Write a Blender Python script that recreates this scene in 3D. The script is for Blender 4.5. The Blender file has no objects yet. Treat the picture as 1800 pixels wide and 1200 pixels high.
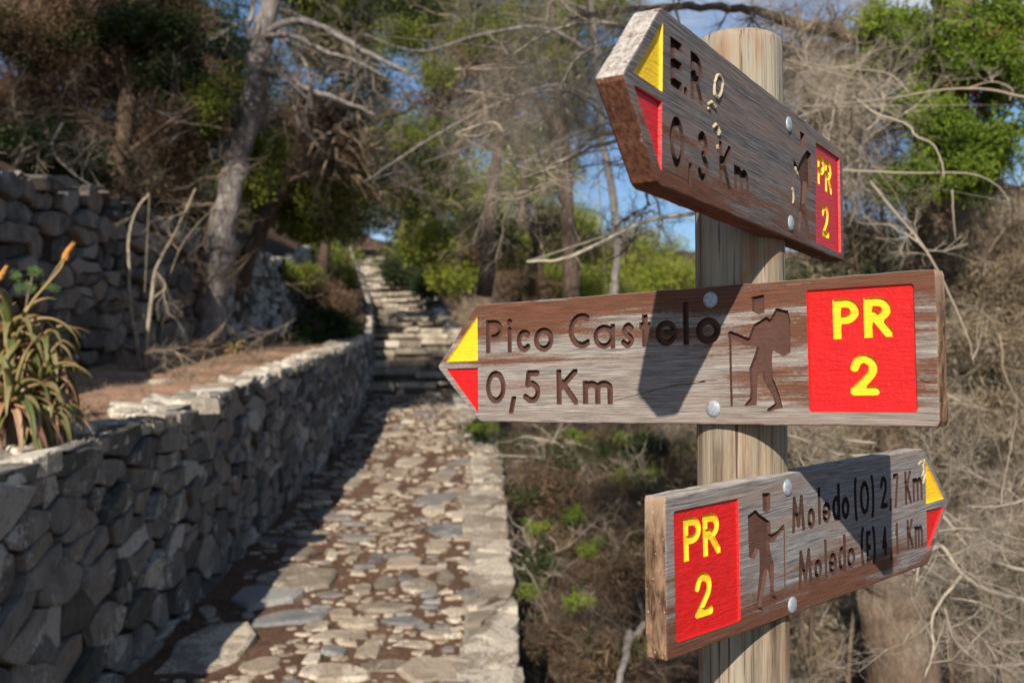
import bpy, math, random, json
import numpy as np
from math import sin, cos, pi, radians
from mathutils import Vector, Matrix, noise
from mathutils.geometry import delaunay_2d_cdt
rnd = random.Random(7); rg = np.random.default_rng(7)
sc = bpy.context.scene; COL = sc.collection

# ------------------------------------------------------------------ camera, sky, sun, exposure
CZ = 1.56                                   # eye height above the near path
FPX, PITCH, ROLL = 1824.17, 0.0415280, 0.0014055
cam = bpy.data.objects.new('camera', bpy.data.cameras.new('camera')); COL.objects.link(cam)
cam.data.sensor_width = 36.0; cam.data.lens = 36.0*FPX/1800.0
cam.location = (0, 0, CZ); cam.rotation_mode = 'QUATERNION'
cam.rotation_quaternion = (Matrix.Rotation(pi/2+PITCH, 3, 'X') @ Matrix.Rotation(-ROLL, 3, 'Z')).to_quaternion()
cam.data.clip_start = 0.05; cam.data.clip_end = 2000
cam.data.dof.use_dof = True; cam.data.dof.focus_distance = 1.42; cam.data.dof.aperture_fstop = 6.3
sc.camera = cam
LD = Vector((0.16626582, 0.84230376, -0.5127183)).normalized()      # direction the sunlight travels
sun = bpy.data.objects.new('sun', bpy.data.lights.new('sun', 'SUN')); COL.objects.link(sun)
sun.data.energy = 5.0; sun.data.angle = radians(0.55); sun.data.color = (1.0, 0.91, 0.78)
sun.rotation_mode = 'QUATERNION'; sun.rotation_quaternion = LD.to_track_quat('-Z', 'Y')
world = bpy.data.worlds.new('World'); sc.world = world; world.use_nodes = True
wn, wl = world.node_tree.nodes, world.node_tree.links; wn.clear()
wo = wn.new('ShaderNodeOutputWorld'); wb = wn.new('ShaderNodeBackground'); sk = wn.new('ShaderNodeTexSky')
sk.sky_type = 'NISHITA'; sk.sun_disc = False
sk.sun_elevation = math.asin(-LD.z); sk.sun_rotation = math.atan2(-LD.x, -LD.y)
sk.air_density = 1.0; sk.dust_density = 0.1; sk.ozone_density = 5.0; sk.altitude = 100
tc = wn.new('ShaderNodeTexCoord'); mp = wn.new('ShaderNodeMapping'); mp.inputs['Scale'].default_value = (1.6, 1.6, 4.5)
mp.inputs['Location'].default_value = (0.35, 0.2, 0.3)
cn = wn.new('ShaderNodeTexNoise'); cn.inputs['Scale'].default_value = 1.5; cn.inputs['Detail'].default_value = 7
cr = wn.new('ShaderNodeValToRGB'); cr.color_ramp.elements[0].position = 0.51; cr.color_ramp.elements[1].position = 0.74
mx = wn.new('ShaderNodeMix'); mx.data_type = 'RGBA'; mx.inputs[7].default_value = (8.0, 8.0, 8.1, 1)
wl.new(tc.outputs['Generated'], mp.inputs[0]); wl.new(mp.outputs[0], cn.inputs[0]); wl.new(cn.outputs[0], cr.inputs[0])
wl.new(cr.outputs[0], mx.inputs[0]); wl.new(sk.outputs[0], mx.inputs[6]); wl.new(mx.outputs[2], wb.inputs[0])
wb.inputs[1].default_value = 0.08; wl.new(wb.outputs[0], wo.inputs[0])
sc.view_settings.view_transform = 'Standard'; sc.view_settings.look = 'None'
sc.view_settings.gamma = 1; sc.view_settings.exposure = 0.45; sc.view_settings.use_curve_mapping = False
sc.cycles.max_bounces = 6; sc.cycles.transparent_max_bounces = 4

# ------------------------------------------------------------------ helpers
def at(x, y, Y):
    """the place that lies Y metres north of the camera on the sight line through (x, y)"""
    X, Z = (x-900)/FPX, -(y-600)/FPX
    c, s = cos(PITCH), sin(PITCH)
    dy, dz = c - Z*s, s + Z*c
    return Vector((X/dy*Y, Y, CZ + dz/dy*Y))
ORG = {}
def link(o, parent=None):
    COL.objects.link(o)
    if parent is not None: o.parent = parent
    return o
def props(o, label=None, cat=None, group=None, kind=None):
    if label: o['label'] = label
    if cat: o['category'] = cat
    if group: o['group'] = group
    if kind: o['kind'] = kind
    return o
def empty(name, loc, label, cat, group=None):
    o = bpy.data.objects.new(name, None); o.empty_display_size = .1; link(o); o.location = loc
    ORG[o] = Vector(loc); return props(o, label, cat, group)
def mesh_np(name, V, F, mats, smooth=False, mi=None):
    """V (n,3); F list of arrays (m,3) / (m,4) or list of tuples"""
    me = bpy.data.meshes.new(name); V = np.asarray(V, dtype=np.float32)
    if isinstance(F, np.ndarray): F = [F]
    if len(F) and not isinstance(F[0], np.ndarray):
        me.from_pydata([tuple(v) for v in V.tolist()], [], [tuple(int(i) for i in f) for f in F])
    else:
        F = [f for f in F if len(f)]
        me.vertices.add(len(V)); me.vertices.foreach_set('co', V.ravel())
        nl = sum(f.size for f in F); npo = sum(len(f) for f in F)
        me.loops.add(nl); me.loops.foreach_set('vertex_index', np.concatenate([f.ravel() for f in F]).astype(np.int32))
        me.polygons.add(npo)
        tot = np.concatenate([np.full(len(f), f.shape[1]) for f in F]).astype(np.int32)
        st = np.concatenate([[0], np.cumsum(tot)[:-1]]).astype(np.int32)
        me.polygons.foreach_set('loop_start', st)
        me.update(calc_edges=True)
    for m in (mats if isinstance(mats, (list, tuple)) else [mats]): me.materials.append(m)
    if mi is not None: me.polygons.foreach_set('material_index', np.asarray(mi, dtype=np.int32))
    me.polygons.foreach_set('use_smooth', [bool(smooth)]*len(me.polygons))
    me.update(); return me
def obj(name, V, F, mats, parent=None, smooth=False, mi=None, kind=None, label=None, world_co=True):
    V = np.asarray(V, dtype=float)
    if parent is not None and world_co: V = V - np.array(ORG[parent])
    o = bpy.data.objects.new(name, mesh_np(name, V, F, mats, smooth, mi)); link(o, parent)
    if parent is not None: ORG[o] = ORG[parent]
    else: ORG[o] = Vector((0, 0, 0))
    if kind: o['kind'] = kind
    if label: o['label'] = label
    return o
class Geo:
    def __init__(s): s.V = []; s.F3 = []; s.F4 = []; s.n = 0
    def add(s, V, F):
        V = np.asarray(V, float); F = np.asarray(F)
        s.V.append(V); (s.F3 if F.shape[1] == 3 else s.F4).append(F + s.n); s.n += len(V)
    def get(s):
        F = []
        if s.F3: F.append(np.concatenate(s.F3))
        if s.F4: F.append(np.concatenate(s.F4))
        return np.concatenate(s.V), F
    def build(s, name, mats, parent=None, **k):
        V, F = s.get(); return obj(name, V, F, mats, parent, **k)
def fr(d):
    d = d/ (np.linalg.norm(d)+1e-9); a = np.cross(d, [0, 0, 1.]) if abs(d[2]) < .95 else np.cross(d, [1., 0, 0])
    a /= np.linalg.norm(a); return a, np.cross(d, a)
def catmull(P, n=6):
    P = [np.asarray(p, float) for p in P]
    if len(P) < 3: return [P[0]+(P[1]-P[0])*t for t in np.linspace(0, 1, n+1)]
    Q = [2*P[0]-P[1]]+P+[2*P[-1]-P[-2]]; out = []
    for i in range(1, len(Q)-2):
        for t in np.linspace(0, 1, n, endpoint=False):
            out.append(.5*((2*Q[i])+(-Q[i-1]+Q[i+1])*t+(2*Q[i-1]-5*Q[i]+4*Q[i+1]-Q[i+2])*t*t+(-Q[i-1]+3*Q[i]-3*Q[i+1]+Q[i+2])*t**3))
    out.append(Q[-2]); return out
def tube(g, P, R, sides=7, wob=0.0, cap=True):
    P = np.asarray([np.asarray(p, float) for p in P]); n = len(P)
    R = np.interp(np.linspace(0, 1, n), np.linspace(0, 1, len(R)), R)
    T = np.gradient(P, axis=0); V = []
    a0 = None
    for i in range(n):
        t = T[i]/(np.linalg.norm(T[i])+1e-9)
        if a0 is None: a, b = fr(t)
        else:
            a = a0 - t*np.dot(a0, t); a /= np.linalg.norm(a); b = np.cross(t, a)
        a0 = a
        for k in range(sides):
            th = 2*pi*k/sides; r = R[i]
            if wob: r *= 1+wob*noise.noise(Vector((cos(th)*1.5+P[i][0]*3, sin(th)*1.5+P[i][1]*3, P[i][2]*4)))
            V.append(P[i]+(a*cos(th)+b*sin(th))*r)
    F = [(i*sides+k, i*sides+(k+1) % sides, (i+1)*sides+(k+1) % sides, (i+1)*sides+k) for i in range(n-1) for k in range(sides)]
    g.add(V, F)
    if cap:
        for e, i0 in ((0, 0), (n-1, (n-1)*sides)):
            base = g.n-len(V); g.V.append(np.array([P[e]])); c = g.n; g.n += 1
            g.F3.append(np.array([(base+i0+k, c, base+i0+(k+1) % sides) if e == 0 else (base+i0+(k+1) % sides, c, base+i0+k) for k in range(sides)]))
def segs_geo(S, sides=3):
    """S (n,8): p0 p1 r0 r1 -> thin prisms, vectorised"""
    S = np.asarray(S, float); p0, p1, r0, r1 = S[:, :3], S[:, 3:6], S[:, 6:7], S[:, 7:8]
    d = p1-p0; L = np.linalg.norm(d, axis=1, keepdims=True)+1e-9; d = d/L
    h = np.where(np.abs(d[:, 2:3]) < .9, [[0, 0, 1.]], [[1., 0, 0]])
    a = np.cross(d, h); a /= np.linalg.norm(a, axis=1, keepdims=True); b = np.cross(d, a); n = len(S); V = np.zeros((n, 2*sides, 3))
    for k in range(sides):
        th = 2*pi*k/sides; o = a*cos(th)+b*sin(th); V[:, k] = p0+o*r0; V[:, sides+k] = p1+o*r1
    f = np.array([(k, (k+1) % sides, sides+(k+1) % sides, sides+k) for k in range(sides)])
    F = (f[None]+(np.arange(n)*2*sides)[:, None, None]).reshape(-1, 4)
    return V.reshape(-1, 3), F
def rand_rot(n, updown=True):
    q = rg.normal(size=(n, 4)); q /= np.linalg.norm(q, axis=1, keepdims=True); w, x, y, z = q.T
    return np.stack([1-2*(y*y+z*z), 2*(x*y-z*w), 2*(x*z+y*w), 2*(x*y+z*w), 1-2*(x*x+z*z), 2*(y*z-x*w), 2*(x*z-y*w), 2*(y*z+x*w), 1-2*(x*x+y*y)], 1).reshape(n, 3, 3)
def yaw_rot(n, tilt=.35):
    a = rg.uniform(0, 2*pi, n); c, s = np.cos(a), np.sin(a); z = np.zeros(n); o = np.ones(n)
    R = np.stack([c, -s, z, s, c, z, z, z, o], 1).reshape(n, 3, 3)
    t = rg.normal(0, tilt, n); c, s = np.cos(t), np.sin(t)
    X = np.stack([o, z, z, z, c, -s, z, s, c], 1).reshape(n, 3, 3)
    return R @ X
def tile(g, tmpl, R, O, S):
    V, F = tmpl; n = len(O)
    W = np.einsum('nij,vj->nvi', R, V)*S[:, None, None]+O[:, None, :]
    off = (np.arange(n)*len(V))[:, None, None]
    for f in (F if isinstance(F, list) else [F]):
        if len(f) == 0: continue
        G_ = (f[None]+off).reshape(-1, f.shape[1])+g.n
        (g.F3 if f.shape[1] == 3 else g.F4).append(G_)
    g.V.append(W.reshape(-1, 3)); g.n += n*len(V)

# ------------------------------------------------------------------ materials
def mat(name, rough=.8, spec=.3):
    m = bpy.data.materials.new(name); m.use_nodes = True; nt = m.node_tree; b = nt.nodes['Principled BSDF']
    b.inputs['Roughness'].default_value = rough; b.inputs['Specular IOR Level'].default_value = spec
    return m, nt, b
def N(nt, t, **k):
    n = nt.nodes.new(t)
    for a, v in k.items():
        if a in n.inputs: n.inputs[a].default_value = v
        else: setattr(n, a, v)
    return n
def coord(nt, scale=(1, 1, 1), loc=(0, 0, 0), out='Object'):
    t = N(nt, 'ShaderNodeTexCoord'); m = N(nt, 'ShaderNodeMapping'); m.inputs['Scale'].default_value = scale; m.inputs['Location'].default_value = loc
    nt.links.new(t.outputs[out], m.inputs[0]); return m.outputs[0]
def nz(nt, vec, scale=1, detail=4, rough=.55, dist=0):
    n = N(nt, 'ShaderNodeTexNoise'); n.inputs['Scale'].default_value = scale; n.inputs['Detail'].default_value = detail
    n.inputs['Roughness'].default_value = rough; n.inputs['Distortion'].default_value = dist
    nt.links.new(vec, n.inputs['Vector']); return n.outputs[0]
def ramp(nt, fac, *st):
    r = N(nt, 'ShaderNodeValToRGB'); e = r.color_ramp.elements
    while len(e) < len(st): e.new(.5)
    for i, (p, c) in enumerate(st):
        e[i].position = p; e[i].color = (c, c, c, 1) if not isinstance(c, tuple) else (*c, 1)
    nt.links.new(fac, r.inputs[0]); return r.outputs[0]
def mixc(nt, fac, a, b, mode='MIX'):
    m = N(nt, 'ShaderNodeMix'); m.data_type = 'RGBA'; m.blend_type = mode
    for i, v in ((0, fac), (6, a), (7, b)):
        if isinstance(v, (tuple, float, int)): m.inputs[i].default_value = v if i == 0 else (*v, 1)
        else: nt.links.new(v, m.inputs[i])
    return m.outputs[2]
def math_(nt, op, a, b=0.0, c=0.0):
    m = N(nt, 'ShaderNodeMath'); m.operation = op
    for i, v in enumerate((a, b, c)):
        if isinstance(v, (int, float)): m.inputs[i].default_value = v
        else: nt.links.new(v, m.inputs[i])
    return m.outputs[0]
def bump(nt, b, h, strength=.5, dist=.01):
    n = N(nt, 'ShaderNodeBump'); n.inputs['Strength'].default_value = strength; n.inputs['Distance'].default_value = dist
    nt.links.new(h, n.inputs['Height']); nt.links.new(n.outputs[0], b.inputs['Normal'])
def rand(nt):
    o = N(nt, 'ShaderNodeObjectInfo'); g = N(nt, 'ShaderNodeNewGeometry')
    return math_(nt, 'FRACT', math_(nt, 'ADD', math_(nt, 'MULTIPLY', o.outputs['Random'], 7.31), g.outputs['Random Per Island']))
def base(nt, b, c): nt.links.new(c, b.inputs['Base Color'])

def wood_board(name, bias_top, seed, off=0.0, band=False, *,  grey=(.36, .33, .31), greyd=(.17, .15, .14)):
    m, nt, b = mat(name, .78, .25)
    warp = nz(nt, coord(nt, (3.5, 5, 9), (seed, 0, seed*2)), 1, 2)
    tcn = N(nt, 'ShaderNodeTexCoord'); va = N(nt, 'ShaderNodeVectorMath'); va.operation = 'MULTIPLY_ADD'
    cb = N(nt, 'ShaderNodeCombineXYZ'); nt.links.new(warp, cb.inputs[2]); va.inputs[1].default_value = (0, 0, .012)
    nt.links.new(cb.outputs[0], va.inputs[0]); nt.links.new(tcn.outputs['Object'], va.inputs[2])
    def g(sc_, loc=0, **k):
        mp_ = N(nt, 'ShaderNodeMapping'); mp_.inputs['Scale'].default_value = sc_; mp_.inputs['Location'].default_value = (seed+loc, loc*3, loc)
        nt.links.new(va.outputs[0], mp_.inputs[0]); return nz(nt, mp_.outputs[0], 1, **k)
    fine = g((16, 60, 1100), 1, detail=4, rough=.7); mid_ = g((6, 40, 420), 2, detail=5, rough=.7); wide = g((3.0, 20, 45), 3, detail=4)
    speck = g((160, 160, 420), 9, detail=3, rough=.7)
    grey_c = mixc(nt, ramp(nt, mid_, (.35, 0.0), (.63, 1.0)), greyd, grey)
    grey_c = mixc(nt, ramp(nt, fine, (.38, 1.0), (.56, 0.0)), grey_c, tuple(x*.35 for x in greyd))
    grey_c = mixc(nt, ramp(nt, wide, (.42, 0.0), (.62, .5)), grey_c, (.25, .17, .13))
    sep = N(nt, 'ShaderNodeSeparateXYZ'); nt.links.new(tcn.outputs['Object'], sep.inputs[0])
    z01 = math_(nt, 'MULTIPLY_ADD', sep.outputs[2], 5.0*bias_top, off)
    s = math_(nt, 'ADD', math_(nt, 'MULTIPLY', math_(nt, 'SUBTRACT', wide, .5), 2.1), z01)
    s = math_(nt, 'ADD', s, math_(nt, 'MULTIPLY', math_(nt, 'SUBTRACT', mid_, .5), 1.6))
    s = math_(nt, 'ADD', s, math_(nt, 'MULTIPLY', math_(nt, 'SUBTRACT', fine, .5), .8))
    s = math_(nt, 'ADD', s, math_(nt, 'MULTIPLY', math_(nt, 'SUBTRACT', speck, .5), .5))
    s = math_(nt, 'SUBTRACT', s, math_(nt, 'MULTIPLY', ramp(nt, mid_, (.5, 0.0), (.58, 1.0)), .30))
    if band:
        bx_ = ramp(nt, math_(nt, 'MULTIPLY_ADD', sep.outputs[0], 3.0, .5), (.42, 0.0), (.62, 1.0)); bz_ = ramp(nt, math_(nt, 'MULTIPLY_ADD', sep.outputs[2], 5.0, .5), (.12, 0.0), (.17, 1.0), (.40, 1.0), (.47, 0.0)); s = math_(nt, 'ADD', s, math_(nt, 'MULTIPLY', math_(nt, 'MULTIPLY', bx_, bz_), .42))
    mask = ramp(nt, s, (.12, 0.0), (.30, 1.0))
    brown = mixc(nt, ramp(nt, fine, (.35, 0.0), (.6, 1.0)), (.045, .018, .011), (.175, .072, .042))
    base(nt, b, mixc(nt, mask, grey_c, brown))
    h = math_(nt, 'ADD', math_(nt, 'MULTIPLY', fine, .5), math_(nt, 'ADD', mid_, math_(nt, 'MULTIPLY', mask, .12)))
    bump(nt, b, h, .75, .0016); return m
def paint(name, c1, c2, worn, rough=.5, spec=.4, wear=.62):
    m, nt, b = mat(name, rough, spec); v = coord(nt)
    n1 = nz(nt, v, 60, 5); n2 = nz(nt, coord(nt, (1, 1, 3)), 300, 4, .7)
    c = mixc(nt, n1, c1, c2)
    c = mixc(nt, ramp(nt, n2, (wear, 0.0), (wear+.05, 1.0)), c, worn)
    base(nt, b, c); bump(nt, b, math_(nt, 'ADD', nz(nt, coord(nt, (40, 100, 260)), 1, 4), math_(nt, 'MULTIPLY', nz(nt, coord(nt, (1, 1, 1.6)), 140, 3, .6, .8), .9)), .55, .0023); return m
WB_M = wood_board('weathered_wood_top_stained', 1.0, 3.1, .10, True, grey=(.46, .41, .37))
WB_T = wood_board('weathered_wood_grey_board', -1.25, 8.7, -.14, grey=(.25, .235, .24), greyd=(.085, .075, .075))
WB_B = wood_board('weathered_wood_low_board', -1.35, 15.3, -.06, grey=(.38, .365, .365), greyd=(.16, .145, .145))
CARVE = paint('carved_brown_paint', (.06, .028, .021), (.115, .056, .044), (.22, .14, .11), .8, .2, .64)
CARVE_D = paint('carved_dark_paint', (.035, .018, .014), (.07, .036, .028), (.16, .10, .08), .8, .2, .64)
RED = paint('red_paint', (.42, .006, .008), (.66, .014, .012), (.38, .06, .04), .45, .4, .655)
YEL = paint('yellow_paint', (.72, .44, .012), (.86, .58, .03), (.40, .20, .04), .65, .25, .64)
def _end():
    m, nt, b = mat('end_grain', .85, .2); v = coord(nt, (1, 1, 1))
    n = nz(nt, coord(nt, (6, 90, 25)), 1, 5, .7, .4); f = nz(nt, v, 260, 3)
    c = mixc(nt, ramp(nt, n, (.38, 0.0), (.62, 1.0)), (.04, .018, .011), (.28, .17, .105))
    c = mixc(nt, ramp(nt, f, (.66, 0.0), (.70, 1.0)), c, (.55, .42, .28)); sp_ = N(nt, 'ShaderNodeSeparateXYZ'); nt.links.new(N(nt, 'ShaderNodeTexCoord').outputs['Object'], sp_.inputs[0]); c = mixc(nt, ramp(nt, math_(nt, 'MULTIPLY_ADD', sp_.outputs[2], 5.0, .5), (.72, 0.0), (.92, .7)), c, (.40, .28, .19)); base(nt, b, c); bump(nt, b, n, .6, .002); return m
ENDG = _end()
def _side(nm='edge_wood', seed=0):
    m, nt, b = mat(nm, .8, .2); n = nz(nt, coord(nt, (6, 220, 200), (seed, 0, 0)), 1, 5, .65); k = nz(nt, coord(nt, (9, 30, 30), (seed, 5, 0)), 1, 4)
    c = mixc(nt, ramp(nt, n, (.35, 0.0), (.62, 1.0)), (.09, .034, .02), (.20, .09, .055))
    c = mixc(nt, ramp(nt, math_(nt, 'ADD', math_(nt, 'MULTIPLY', n, .5), math_(nt, 'MULTIPLY', k, .6)), (.66, 0.0), (.72, .8)), c, (.34, .29, .26))
    base(nt, b, c); bump(nt, b, n, .5, .0015); return m
SIDE = _side()
def _gt():
    m, nt, b = mat('grey_top_edge', .85, .2); n = nz(nt, coord(nt, (8, 200, 200)), 1, 5, .65); k = nz(nt, coord(nt, (40, 40, 40)), 1, 5, .7)
    c = mixc(nt, ramp(nt, n, (.35, 0.0), (.62, 1.0)), (.20, .175, .155), (.46, .42, .385)); c = mixc(nt, ramp(nt, k, (.58, 0.0), (.63, .85)), c, (.17, .07, .045)); base(nt, b, c); bump(nt, b, n, .5, .0015); return m
GREYTOP = _gt()
def _post():
    m, nt, b = mat('post_wood', .75, .25)
    v = nz(nt, coord(nt, (70, 70, 3), out='Object'), 1, 6, .7, .3); w = nz(nt, coord(nt, (14, 14, 1.6), (3, 1, 0)), 1, 4, .6, .8); f = nz(nt, coord(nt, (260, 260, 7)), 1, 3, .7)
    c = mixc(nt, ramp(nt, v, (.33, 0.0), (.6, 1.0)), (.08, .055, .035), (.33, .25, .175))
    c = mixc(nt, ramp(nt, w, (.42, 0.0), (.70, .85)), c, (.32, .30, .245))
    c = mixc(nt, ramp(nt, f, (.58, 0.0), (.68, .9)), c, (.05, .03, .018))
    dk = nz(nt, coord(nt, (120, 120, 1.5), (1, 7, 0)), 1, 3, .6); c = mixc(nt, ramp(nt, dk, (.60, 0.0), (.66, .9)), c, (.04, .028, .02))
    kn = nz(nt, coord(nt, (9, 9, 5), (2, 9, 4)), 1, 3, .5, 1.5); c = mixc(nt, ramp(nt, kn, (.58, 0.0), (.72, .8)), c, (.24, .10, .04))
    st = nz(nt, coord(nt, (45, 45, 1.2), (9, 4, 2)), 1, 4, .7)
    c = mixc(nt, ramp(nt, st, (.62, 0.0), (.70, .6)), c, (.20, .09, .035))
    base(nt, b, c); bump(nt, b, math_(nt, 'ADD', v, math_(nt, 'MULTIPLY', f, .6)), .7, .003); return m
POST = _post()
def _galv():
    m, nt, b = mat('galvanised_steel', .48, .5); n = nz(nt, coord(nt), 240, 4, .6)
    base(nt, b, ramp(nt, n, (.3, (.13, .15, .18)), (.7, (.30, .33, .38)))); b.inputs['Metallic'].default_value = .35; b.inputs['Roughness'].default_value = .6
    base(nt, b, ramp(nt, n, (.35, (.24, .27, .31)), (.68, (.42, .46, .51)))); bump(nt, b, n, .3, .001); return m
GALV = _galv()
def stone_mat(name, c1, c2, lich=(.46, .45, .42), lamt=.60, orange=True, sc_=1.0, vary=.5):
    m, nt, b = mat(name, .9, .15); r = rand(nt); v = coord(nt, (sc_,)*3, out='Object')
    n = nz(nt, v, 7, 7, .65); f = nz(nt, v, 45, 5, .7); l = nz(nt, v, 3.2, 6, .68, .5)
    c = mixc(nt, ramp(nt, n, (.32, 0.0), (.68, 1.0)), c1, c2)
    k = ramp(nt, r, (0.0, 1-vary), (.5, 1.0), (1.0, 1+vary*.9)); c = mixc(nt, 1.0, c, k, 'MULTIPLY')
    c = mixc(nt, ramp(nt, r, (.55, 0.0), (.9, .45)), c, (.20, .15, .11))
    c = mixc(nt, ramp(nt, math_(nt, 'FRACT', math_(nt, 'MULTIPLY', r, 13.7)), (.90, 0.0), (.94, .7)), c, lich)
    la = math_(nt, 'ADD', math_(nt, 'ADD', math_(nt, 'MULTIPLY', l, .75), math_(nt, 'MULTIPLY', f, .3)), math_(nt, 'MULTIPLY', math_(nt, 'FRACT', math_(nt, 'MULTIPLY', r, 5.3)), .12))
    c = mixc(nt, ramp(nt, la, (lamt, 0.0), (lamt+.06, .85)), c, lich)
    if orange:
        o = nz(nt, coord(nt, (sc_,)*3, (5, 2, 7)), 5.5, 4, .6)
        c = mixc(nt, ramp(nt, o, (.70, 0.0), (.73, .9)), c, (.42, .19, .03))
    c = mixc(nt, ramp(nt, f, (.30, .6), (.48, 0.0)), c, (.035, .03, .028))
    base(nt, b, c); bump(nt, b, math_(nt, 'ADD', n, math_(nt, 'MULTIPLY', f, .6)), .8, .02); return m
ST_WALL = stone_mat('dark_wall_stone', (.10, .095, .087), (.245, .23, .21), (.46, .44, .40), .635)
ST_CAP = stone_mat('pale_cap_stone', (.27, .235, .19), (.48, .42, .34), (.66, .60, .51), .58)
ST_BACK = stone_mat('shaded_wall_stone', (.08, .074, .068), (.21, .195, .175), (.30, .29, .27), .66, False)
ST_PATH = stone_mat('paving_stone', (.23, .185, .14), (.44, .36, .275), (.58, .50, .40), .62, False, 1.0, .45)
ST_LICH = stone_mat('lichened_rubble', (.13, .12, .105), (.26, .24, .21), (.52, .50, .46), .53, False)
ST_RISER = stone_mat('shaded_riser_stone', (.065, .052, .04), (.15, .12, .092), (.30, .26, .21), .66, False, .8, .35)  # step stone darkened: shade on the risers is put into the colour
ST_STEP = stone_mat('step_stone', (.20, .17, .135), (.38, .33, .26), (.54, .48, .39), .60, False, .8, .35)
ST_KERB = stone_mat('kerb_stone', (.17, .145, .115), (.37, .32, .25), (.54, .48, .39), .56, True, 1.0, .25)
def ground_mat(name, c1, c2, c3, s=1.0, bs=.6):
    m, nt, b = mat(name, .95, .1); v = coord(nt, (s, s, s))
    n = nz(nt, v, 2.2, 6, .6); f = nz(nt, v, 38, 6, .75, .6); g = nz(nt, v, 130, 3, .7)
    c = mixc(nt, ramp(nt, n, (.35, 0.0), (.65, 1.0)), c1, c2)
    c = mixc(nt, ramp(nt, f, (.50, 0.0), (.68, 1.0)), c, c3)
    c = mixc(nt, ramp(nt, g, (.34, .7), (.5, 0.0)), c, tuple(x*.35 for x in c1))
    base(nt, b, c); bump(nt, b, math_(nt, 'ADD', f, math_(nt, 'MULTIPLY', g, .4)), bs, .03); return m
TREAD = ground_mat('dusty_lit_tread', (.14, .10, .075), (.26, .20, .15), (.40, .33, .26))  # dusty ground, paled so the treads look sunlit against the dark risers
DIRT = ground_mat('path_dirt', (.10, .053, .034), (.165, .092, .060), (.28, .19, .135))
LITTER = ground_mat('needle_litter', (.32, .17, .11), (.50, .30, .20), (.66, .50, .38))
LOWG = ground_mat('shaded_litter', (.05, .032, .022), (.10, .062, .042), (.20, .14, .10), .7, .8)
MORTAR = ground_mat('wall_core', (.030, .024, .019), (.05, .04, .031), (.08, .065, .05))
def bark(name, c1, c2, s=(9, 9, 2.2)):
    m, nt, b = mat(name, .9, .15); n = nz(nt, coord(nt, s), 2, 6, .65, 1.0); f = nz(nt, coord(nt), 60, 4)
    base(nt, b, mixc(nt, ramp(nt, math_(nt, 'ADD', math_(nt, 'MULTIPLY', n, .8), math_(nt, 'MULTIPLY', f, .2)), (.36, 0.0), (.62, 1.0)), c1, c2)); bump(nt, b, n, .9, .04); return m
BK_GREY = bark('grey_bark', (.10, .085, .08), (.30, .27, .25)); BK_DARK = bark('dark_bark', (.05, .035, .028), (.14, .10, .075))
BK_BROWN = bark('brown_bark', (.09, .06, .042), (.22, .16, .115))
def twigm(name, c1, c2):
    m, nt, b = mat(name, .85, .15); r = rand(nt); n = nz(nt, coord(nt), 9, 3)
    base(nt, b, mixc(nt, math_(nt, 'MULTIPLY_ADD', r, .6, math_(nt, 'MULTIPLY', n, .4)), c1, c2)); return m
TW_PALE = twigm('pale_dead_twig', (.24, .20, .155), (.46, .40, .32)); TW_TAN = twigm('tan_dead_twig', (.12, .092, .066), (.30, .235, .17))
TW_DARK = twigm('dark_twig', (.05, .037, .028), (.15, .11, .08))
def leafm(name, stops, tr=.35, rough=.6, s=1.3):
    m, nt, b = mat(name, rough, .2); r = rand(nt); n = nz(nt, coord(nt), s, 4, .6)
    f = math_(nt, 'ADD', math_(nt, 'MULTIPLY', r, .35), math_(nt, 'MULTIPLY', n, .75))
    k = len(stops); c = ramp(nt, f, *[(.25+.6*i/(k-1), stops[i]) for i in range(k)]); base(nt, b, c)
    if tr:
        t = N(nt, 'ShaderNodeBsdfTranslucent'); nt.links.new(c, t.inputs[0]); mx_ = N(nt, 'ShaderNodeMixShader'); mx_.inputs[0].default_value = tr
        nt.links.new(b.outputs[0], mx_.inputs[1]); nt.links.new(t.outputs[0], mx_.inputs[2])
        nt.links.new(mx_.outputs[0], nt.nodes['Material Output'].inputs[0])
    return m
LF_OLIVE = leafm('olive_green_leaf', [(.035, .05, .012), (.095, .12, .022), (.21, .24, .04), (.30, .31, .07)], .38)
LF_YEL = leafm('yellow_green_leaf', [(.09, .12, .02), (.20, .26, .035), (.36, .40, .06), (.27, .17, .07)], .42)
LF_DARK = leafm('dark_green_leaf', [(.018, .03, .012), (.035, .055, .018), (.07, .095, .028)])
LF_JUN = leafm('juniper_green_leaf', [(.045, .09, .014), (.11, .175, .020), (.21, .28, .032), (.30, .36, .055)], .3, .55, 2.2)
LF_BROWN = leafm('dead_brown_leaf', [(.045, .027, .016), (.10, .062, .036), (.18, .115, .07), (.27, .185, .12)], .2)
LF_TAN = leafm('dead_tan_leaf', [(.11, .082, .052), (.20, .155, .10), (.30, .24, .16), (.40, .33, .23)], .2, .8, 2.5)
LF_RUST = leafm('rust_leaf', [(.22, .05, .02), (.35, .10, .04)], .2)
LF_BLUE = leafm('dull_blue_green_leaf', [(.05, .065, .045), (.10, .125, .085), (.16, .19, .12)])
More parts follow.
